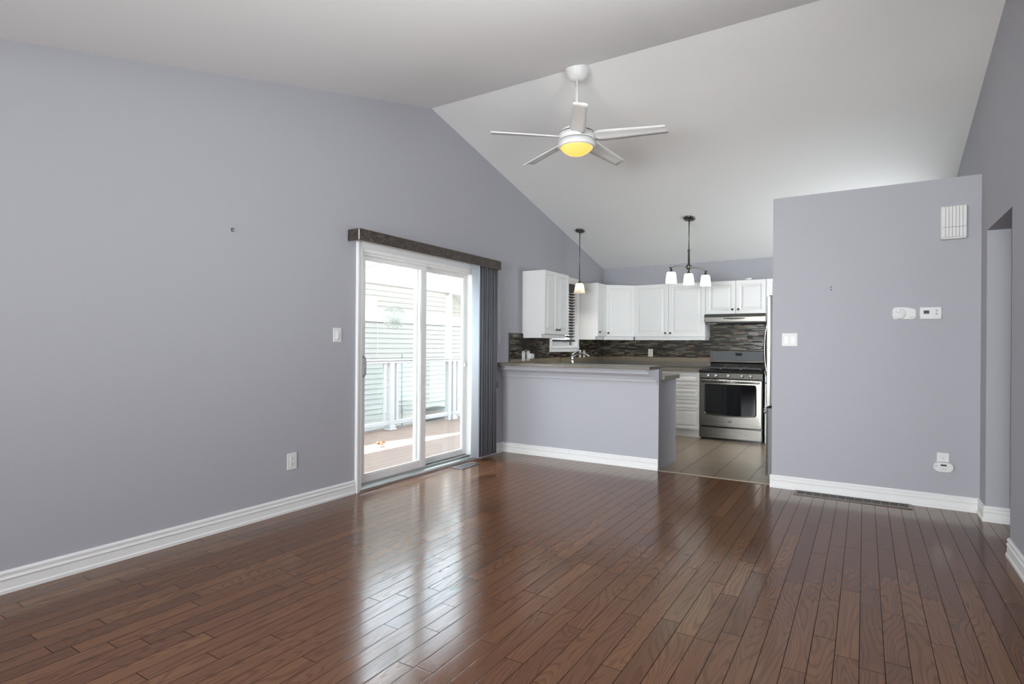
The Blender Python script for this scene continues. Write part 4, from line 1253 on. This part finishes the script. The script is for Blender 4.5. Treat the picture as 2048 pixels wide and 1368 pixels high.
# ------------------------------------------------------------------ stove
sx0, sx1 = -1.832, -1.068
YS = 7.565
st = thing('gas_stove', 'stainless gas stove with black cooktop and glass oven door', 'stove', ((sx0 + sx1) / 2, 7.95, 0))
b = MB()
b.box(sx0 + 0.003, sx1 - 0.003, YS + 0.045, YB - 0.02, 0.02, 0.88)
b.box(sx0 + 0.02, sx1 - 0.02, YS + 0.06, YB - 0.05, 0.0, 0.03)
b.build('body', 'black', st)
b = MB()
b.prism([(YS + 0.03, 0.865), (YS - 0.004, 0.868), (YS - 0.012, 0.880), (YS - 0.008, 0.897), (YS + 0.025, 0.910), (YB - 0.13, 0.912), (YB - 0.13, 0.865)], 0, sx0, sx1)
b.build('cooktop', 'black', st)
gz = 0.922
for gx0, gx1 in ((sx0 + 0.035, sx0 + 0.255), (sx0 + 0.268, sx1 - 0.268), (sx1 - 0.255, sx1 - 0.035)):
    b = MB()
    y0, y1 = YS + 0.055, YB - 0.17
    r = 0.007
    for xx in (gx0, (gx0 + gx1) / 2, gx1):
        b.box(xx - r, xx + r, y0, y1, gz, gz + 0.014, 0.003)
    for yy in (y0, y0 + (y1 - y0) * 0.25, (y0 + y1) / 2, y0 + (y1 - y0) * 0.75, y1):
        b.box(gx0, gx1, yy - r, yy + r, gz, gz + 0.014, 0.003)
    for xx in (gx0, gx1):
        for yy in (y0, y1):
            b.box(xx - r, xx + r, yy - r, yy + r, 0.909, gz + 0.004)
    b.build('burner_grate', 'iron', st)
for cx_ in (sx0 + 0.145, (sx0 + sx1) / 2, sx1 - 0.145):
    for cy_ in ((YS + 0.17, YB - 0.29) if abs(cx_ - (sx0 + sx1) / 2) > 0.1 else ((YS + YB) / 2 - 0.06,)):
        b = MB(); b.lathe([(0.048, 0.0), (0.048, 0.006), (0.036, 0.008), (0.034, 0.013), (0.0, 0.014)], (cx_, cy_, 0.910), n=24); b.build('burner', 'blackm', st)
# front control panel, slightly sloped
b = MB()
b.prism([(YS + 0.05, 0.787), (YS + 0.002, 0.787), (YS - 0.002, 0.80), (YS + 0.010, 0.866), (YS + 0.05, 0.866)], 0, sx0 + 0.002, sx1 - 0.002)
b.build('control_panel', 'steel', st)
for xx in (sx0 + 0.118, sx0 + 0.212, sx0 + 0.362, sx0 + 0.525, sx0 + 0.628):
    b = MB()
    Nn = Vector((0, -1, 0.18)).normalized()
    c0 = Vector((xx, YS + 0.004, 0.830))
    b.lathe([(0.025, -0.004), (0.025, 0.004), (0.021, 0.008), (0.020, 0.026), (0.017, 0.030), (0.0, 0.031)], c0, Nn, n=24)
    b.obox(c0 + Nn * 0.033, (1, 0, 0), Nn, Nn.cross(Vector((1, 0, 0))), 0.0045, 0.004, 0.019)
    b.build('knob', 'chrome', st)
# oven door
b = MB()
def door_ring(z_top, z_bot, x_in, yoff, bulge):
    pass
zd0, zd1 = 0.180, 0.782
# door slab with bowed window hole built from loops
wx0, wx1, wz0, wz1 = sx0 + 0.082, sx1 - 0.082, 0.342, 0.712
def rrect(x0, x1, z0, z1, r, bow, y, n=6):
    R = []
    for cx_, cz_, a0 in ((x1 - r, z1 - r, 0), (x0 + r, z1 - r, 90), (x0 + r, z0 + r, 180), (x1 - r, z0 + r, 270)):
        for q in range(n + 1):
            a = radians(a0 + 90 * q / n)
            R.append((cx_ + r * cos(a), y, cz_ + r * sin(a)))
    # insert bowed bottom points
    out = []
    for i, p in enumerate(R):
        out.append(p)
        if i == 3 * (n + 1) - 1:
            for k in range(1, 9):
                q = k / 9
                xx = x0 + r + (x1 - x0 - 2 * r) * q
                out.append((xx, y, z0 - bow * 4 * q * (1 - q)))
    return out
loopsR = [rrect(sx0 + 0.004, sx1 - 0.004, zd0, zd1, 0.006, 0.0, YS + 0.045), rrect(sx0 + 0.004, sx1 - 0.004, zd0, zd1, 0.006, 0.0, YS + 0.004),
          rrect(sx0 + 0.010, sx1 - 0.010, zd0 + 0.006, zd1 - 0.006, 0.006, 0.0, YS), rrect(wx0 - 0.016, wx1 + 0.016, wz0 - 0.014, wz1 + 0.014, 0.03, 0.018, YS - 0.001),
          rrect(wx0 - 0.009, wx1 + 0.009, wz0 - 0.008, wz1 + 0.008, 0.026, 0.018, YS - 0.007), rrect(wx0, wx1, wz0, wz1, 0.02, 0.018, YS + 0.004)]
vr = [[b.bm.verts.new(p) for p in L_] for L_ in loopsR]
for A_, B_ in zip(vr, vr[1:]):
    n = len(A_)
    for k in range(n):
        b.bm.faces.new([A_[k], A_[(k + 1) % n], B_[(k + 1) % n], B_[k]])
b.bm.faces.new(vr[0])
od = b.build('oven_door', 'steel', st)
b = MB(); L_ = rrect(wx0 - 0.002, wx1 + 0.002, wz0 - 0.002, wz1 + 0.002, 0.02, 0.018, YS + 0.003)
b.bm.faces.new([b.bm.verts.new(p) for p in L_]); L2 = rrect(wx0 - 0.002, wx1 + 0.002, wz0 - 0.002, wz1 + 0.002, 0.02, 0.018, YS + 0.008)
b.bm.faces.new(list(reversed([b.bm.verts.new(p) for p in L2])))
b.build('oven_window', 'blackglass', od)
b = MB()
for xx in (sx0 + 0.055, sx1 - 0.055):
    b.box(xx - 0.010, xx + 0.010, YS - 0.045, YS + 0.002, 0.742, 0.764, 0.004)
b.tube([(sx0 + 0.035, YS - 0.045, 0.754), (sx1 - 0.035, YS - 0.045, 0.754)], 0.0115, 14)
b.build('oven_handle', 'steel', od)
b = MB()
cxm = (sx0 + sx1) / 2
b.box(cxm - 0.026, cxm + 0.026, YS - 0.003, YS + 0.001, 0.244, 0.260, 0.001)
b.prism([(cxm - 0.020, 0.243), (cxm - 0.012, 0.236), (cxm + 0.012, 0.236), (cxm + 0.020, 0.243)], 1, YS - 0.0025, YS + 0.001)
b.build('badge', 'dgrey', od)
b = MB(); b.box(sx0 + 0.004, sx1 - 0.004, YS + 0.003, YS + 0.046, 0.030, 0.166, 0.004); b.build('warming_drawer', 'steel', st)
# backguard
b = MB()
b.prism([(YB - 0.16, 0.90), (YB - 0.135, 0.985), (YB - 0.02, 0.985), (YB - 0.02, 0.90)], 0, sx0 + 0.012, sx1 - 0.012)
b.build('vent_riser', 'black', st)
b = MB()
b.prism([(YB - 0.155, 0.982), (YB - 0.163, 0.992), (YB - 0.135, 1.145), (YB - 0.120, 1.152), (YB - 0.02, 1.152), (YB - 0.02, 0.982)], 0, sx0 + 0.006, sx1 - 0.006)
bg_ = b.build('backguard', 'steel', st)
def onslope(z): return YB - 0.163 + (z - 0.992) / (1.145 - 0.992) * 0.028
b = MB()
zA, zB = 1.018, 1.132
b.prism([(onslope(zA) - 0.003, zA), (onslope(zB) - 0.003, zB), (onslope(zB) + 0.004, zB), (onslope(zA) + 0.004, zA)], 0, sx0 + 0.050, sx1 - 0.050)
b.build('touch_panel', 'panelg', bg_)
b = MB()
zA, zB = 1.082, 1.118
b.prism([(onslope(zA) - 0.005, zA), (onslope(zB) - 0.005, zB), (onslope(zB) + 0.002, zB), (onslope(zA) + 0.002, zA)], 0, cxm - 0.04, cxm + 0.04)
b.build('clock_display', 'black', bg_)
b = MB()
def mk(x, z, w, h):
    b.prism([(onslope(z) - 0.0042, z), (onslope(z + h) - 0.0042, z + h), (onslope(z + h) - 0.001, z + h), (onslope(z) - 0.001, z)], 0, x, x + w)
for r_ in range(2):
    for c_ in range(4):
        mk(cxm - 0.165 + c_ * 0.027, 1.082 + r_ * 0.018, 0.015, 0.004)
for r_ in range(4):
    for c_ in range(3):
        mk(cxm + 0.085 + c_ * 0.025, 1.066 + r_ * 0.014, 0.009, 0.005)
mk(cxm - 0.018, 1.045, 0.036, 0.005)
for k in range(6): mk(cxm - 0.075 + k * 0.025, 1.062, 0.014, 0.003)
b.build('touch_markings', 'dgrey', bg_)

# ------------------------------------------------------------------ fridge
fr = thing('refrigerator', 'stainless fridge edge peeking out behind the partition', 'refrigerator', (-0.3, 5.9, 0))
y0, y1 = 5.475, 6.32
b = MB(); b.box(-0.68, 0.05, y0 + 0.005, y1 - 0.005, 0.03, 1.645, 0.004); b.build('body', 'dgrey', fr)
def fdoor(nm, z0, z1, xs):
    b = MB()
    b.prism([(xs, y0), (-0.736, y0 + 0.001), (-0.742, y0 + 0.012), (-0.749, y0 + 0.06), (-0.758, (y0 + y1) / 2), (-0.749, y1 - 0.06), (-0.742, y1 - 0.012), (-0.736, y1), (xs, y1)], 2, z0, z1)
    bmesh.ops.bevel(b.bm, geom=[e for e in b.bm.edges if abs(e.verts[0].co.z - e.verts[1].co.z) < 1e-5], offset=0.004, segments=2, affect='EDGES')
    o = b.build(nm, 'steel', fr)
    b = MB(); b.box(xs + 0.0005, -0.683, y0 + 0.002, y1 - 0.002, z0 + 0.002, z1 - 0.002, 0.003); b.build('door_liner', 'dgrey', o)
    return o
du_ = fdoor('upper_door', 0.680, 1.652, -0.712)
dl_ = fdoor('freezer_drawer', 0.055, 0.662, -0.728)
b = MB()
pts = []
for i in range(15):
    q = i / 14
    pts.append((-0.748 - 0.062 * sin(pi * q) ** 0.6, 5.86, 0.84 + 0.70 * q))
b.tube(pts, 0.013, 12); b.build('door_handle', 'steel', du_)
b = MB()
pts = []
for i in range(13):
    q = i / 12
    pts.append((-0.742 - 0.055 * sin(pi * q) ** 0.6, y0 + 0.05 + (y1 - y0 - 0.1) * q, 0.615))
b.tube(pts, 0.013, 12); b.build('drawer_handle', 'chrome', dl_)
b = MB(); b.box(-0.722, -0.62, y0 + 0.006, y0 + 0.06, 1.62, 1.662, 0.005); b.build('hinge_cover', 'black', fr)
b = MB(); b.box(-0.66, 0.03, y0 + 0.03, y1 - 0.03, 0.0, 0.035); b.build('base_grille', 'blackm', fr)

# ------------------------------------------------------------------ outside
b = MB(); b.box(-6.05, XL - TH - 0.02, 0.5, 14.0, -0.10, -0.05)
struct(b, 'deck', 'deck', 'reddish plank deck outside the patio door', 'deck')
b = MB(); b.box(-40, XL - 0.3, -20, 40, -1.2, -1.0)
struct(b, 'ground', 'ground', 'pale ground below the deck', 'ground')

XRL = -5.90
rail = thing('deck_railing', 'white deck railing with glass panels beyond the patio door', 'railing', (XRL, 7.0, -0.05))
b = MB()
b.box(XRL - 0.03, XRL + 0.03, 1.0, 12.0, 0.925, 0.965, 0.006)
b.box(XRL - 0.045, XRL + 0.045, 1.0, 12.0, 0.965, 0.985, 0.006)
b.build('top_rail', 'extw', rail)
b = MB(); b.box(XRL - 0.022, XRL + 0.022, 1.0, 12.0, 0.02, 0.085, 0.006); b.build('bottom_rail', 'extw', rail)
posts = [4.70, 6.12, 7.60, 9.1]
for yy in posts:
    b = MB(); b.box(XRL - 0.04, XRL + 0.04, yy - 0.04, yy + 0.04, -0.05, 0.94, 0.006)
    b.box(XRL - 0.065, XRL + 0.065, yy - 0.065, yy + 0.065, -0.05, -0.025, 0.006)
    b.box(XRL - 0.055, XRL + 0.055, yy - 0.055, yy + 0.055, -0.03, 0.01, 0.006)
    b.build('rail_post', 'extw', rail)
    for s_ in (-0.125, 0.125):
        b = MB(); b.box(XRL - 0.02, XRL + 0.02, yy + s_ - 0.022, yy + s_ + 0.022, 0.08, 0.93, 0.004); b.build('picket', 'extw', rail)
for ya, yb_ in zip(posts, posts[1:]):
    b = MB(); b.box(XRL - 0.003, XRL + 0.003, ya + 0.15, yb_ - 0.15, 0.085, 0.925); b.build('glass_panel', 'railglass', rail)
# railing on the far side of the deck
rail2 = thing('deck_railing', 'white end railing crossing the deck beyond the door', 'railing', (-4.9, 8.45, -0.05))
b = MB(); b.box(-5.83, -3.7, 8.42, 8.48, 0.925, 0.985, 0.006); b.build('top_rail', 'extw', rail2)
b = MB(); b.box(-5.83, -3.7, 8.43, 8.47, 0.02, 0.085, 0.006); b.build('bottom_rail', 'extw', rail2)
for xx in (-5.62, -4.6, -3.8):
    b = MB(); b.box(xx - 0.04, xx + 0.04, 8.41, 8.49, -0.05, 0.93, 0.006); b.box(xx - 0.06, xx + 0.06, 8.39, 8.51, -0.05, 0.0, 0.006); b.build('rail_post', 'extw', rail2)

pg = thing('pergola', 'white patio cover with translucent roof panels over the deck', 'pergola', (-5.9, 7.0, -0.05))
b = MB(); b.box(-5.95, -5.85, 1.0, 12.0, 2.06, 2.205, 0.006); b.build('beam', 'extw', pg)
zr = lambda x: 2.215 + 0.17 * (x + 5.9)
for k in range(16):
    yy = 2.25 + 0.65 * k
    b = MB()
    b.prism([(-6.2, zr(-6.2)), (XL - TH - 0.02, zr(XL - TH - 0.02)), (XL - TH - 0.02, zr(XL - TH - 0.02) + 0.05), (-6.2, zr(-6.2) + 0.05)], 1, yy - 0.02, yy + 0.02)
    b.build('rafter', 'extw', pg)
b = MB()
b.prism([(-6.25, zr(-6.25) + 0.055), (XL - TH - 0.02, zr(XL - TH - 0.02) + 0.055), (XL - TH - 0.02, zr(XL - TH - 0.02) + 0.063), (-6.25, zr(-6.25) + 0.063)], 1, 1.0, 12.0)
b.build('roof_panel', 'roofpanel', pg)
for yy in (7.48, 2.5):
    b = MB(); b.box(-5.945, -5.865, yy - 0.04, yy + 0.04, -0.05, 2.06, 0.004); b.build('post', 'extw', pg)

XN = -8.3
nb = thing('neighbour_house', 'pale clapboard house next door with a white belly band', 'house', (XN - 2, 7, -1.0))
PKY, PKZ, RK = 5.4, 4.86, 0.472
def zrake(y): return PKZ - RK * abs(y - PKY)
def clap(mb, z0, z1, exp):
    z = z0
    while z < z1 - 1e-4:
        zt_ = min(z + exp, z1)
        ylo, yhi = -4.0, 14.5
        # clip to the rake
        if zt_ > zrake(yhi): yhi = PKY + (PKZ - zt_) / RK
        if zt_ > zrake(ylo): ylo = PKY - (PKZ - zt_) / RK
        if yhi - ylo < 0.1: break
        mb.prism([(XN, z), (XN + 0.022, z), (XN + 0.004, zt_ + 0.004), (XN, zt_ + 0.004)], 1, ylo, yhi)
        z += exp
b = MB(); clap(b, -1.0, 1.655, 0.1015); b.build('lower_siding', 'siding2', nb)
b = MB(); clap(b, 1.875, 4.9, 0.1035); b.build('upper_siding', 'siding', nb)
b = MB(); b.box(XN, XN + 0.04, -4.0, 14.5, 1.655, 1.875, 0.005); b.build('belly_band', 'extw', nb)
b = MB(); b.prism([(-4.0, -1.0), (14.5, -1.0), (14.5, zrake(14.5)), (PKY, PKZ), (-4.0, zrake(-4.0))], 0, XN - 0.3, XN - 0.001); b.build('wall', 'siding', nb)
b = MB(); b.tube([(XN + 0.03, 8.93, -1.0), (XN + 0.03, 8.93, 1.0)], 0.012, 8); b.build('cable', 'mgrey', nb)
for sg in (-1, 1):
    b = MB()
    e = 0.30
    far = 15.0 if sg > 0 else -4.6
    b.prism([(PKY, PKZ), (far, zrake(far)), (far, zrake(far) + 0.05), (PKY, PKZ + 0.05)], 0, XN - 4.0, XN + e)
    b.build('roof_soffit', 'extw', nb)
    b = MB()
    b.prism([(PKY, PKZ + 0.05), (far, zrake(far) + 0.05), (far, zrake(far) + 0.07), (PKY, PKZ + 0.07)], 0, XN - 4.0, XN + e + 0.02)
    b.build('roof', 'shingle', nb)

bn = MB()
rings = []
for z, s_ in ((-1.0, 1.0), (-0.35, 1.0), (-0.18, 0.96), (-0.09, 0.82), (-0.06, 0.5)):
    rings.append([bn.bm.verts.new((-7.3 + 0.30 * s_ * math.copysign(abs(cos(a)) ** 0.6, cos(a)), 8.98 + 0.33 * s_ * math.copysign(abs(sin(a)) ** 0.6, sin(a)), z)) for a in [2 * pi * k / 28 for k in range(28)]])
for A_, B_ in zip(rings, rings[1:]):
    for k in range(28):
        bn.bm.faces.new([A_[k], A_[(k + 1) % 28], B_[(k + 1) % 28], B_[k]]).smooth = True
bn.bm.faces.new(rings[-1]); bn.bm.faces.new(list(reversed(rings[0])))
tag(bn.build('covered_unit', 'gcover'), 'grey covered outdoor unit behind the deck railing', 'outdoor unit')

b = MB()
lc = Vector((-5.02, 5.05, -0.038))
pts = []
for k in range(14):
    a = 2 * pi * k / 14
    r = 0.075 if k % 2 == 0 else 0.035
    pts.append(lc + Vector((r * cos(a) * 0.8, r * sin(a), 0.012 + 0.02 * (k % 3))))
c_ = b.bm.verts.new(lc + Vector((0, 0, 0.012)))
vs = [b.bm.verts.new(p) for p in pts]
for k in range(14):
    b.bm.faces.new([c_, vs[k], vs[(k + 1) % 14]])
b.tube([lc + Vector((0, 0, 0.0)), lc + Vector((0.03, -0.05, 0.01)), lc + Vector((0.05, -0.09, 0.0))], 0.003, 6)
o = tag(b.build('dry_leaf', 'leaf'), 'curled dry orange leaf lying on the deck', 'leaf')
md = o.modifiers.new('thickness', 'SOLIDIFY'); md.thickness = 0.002
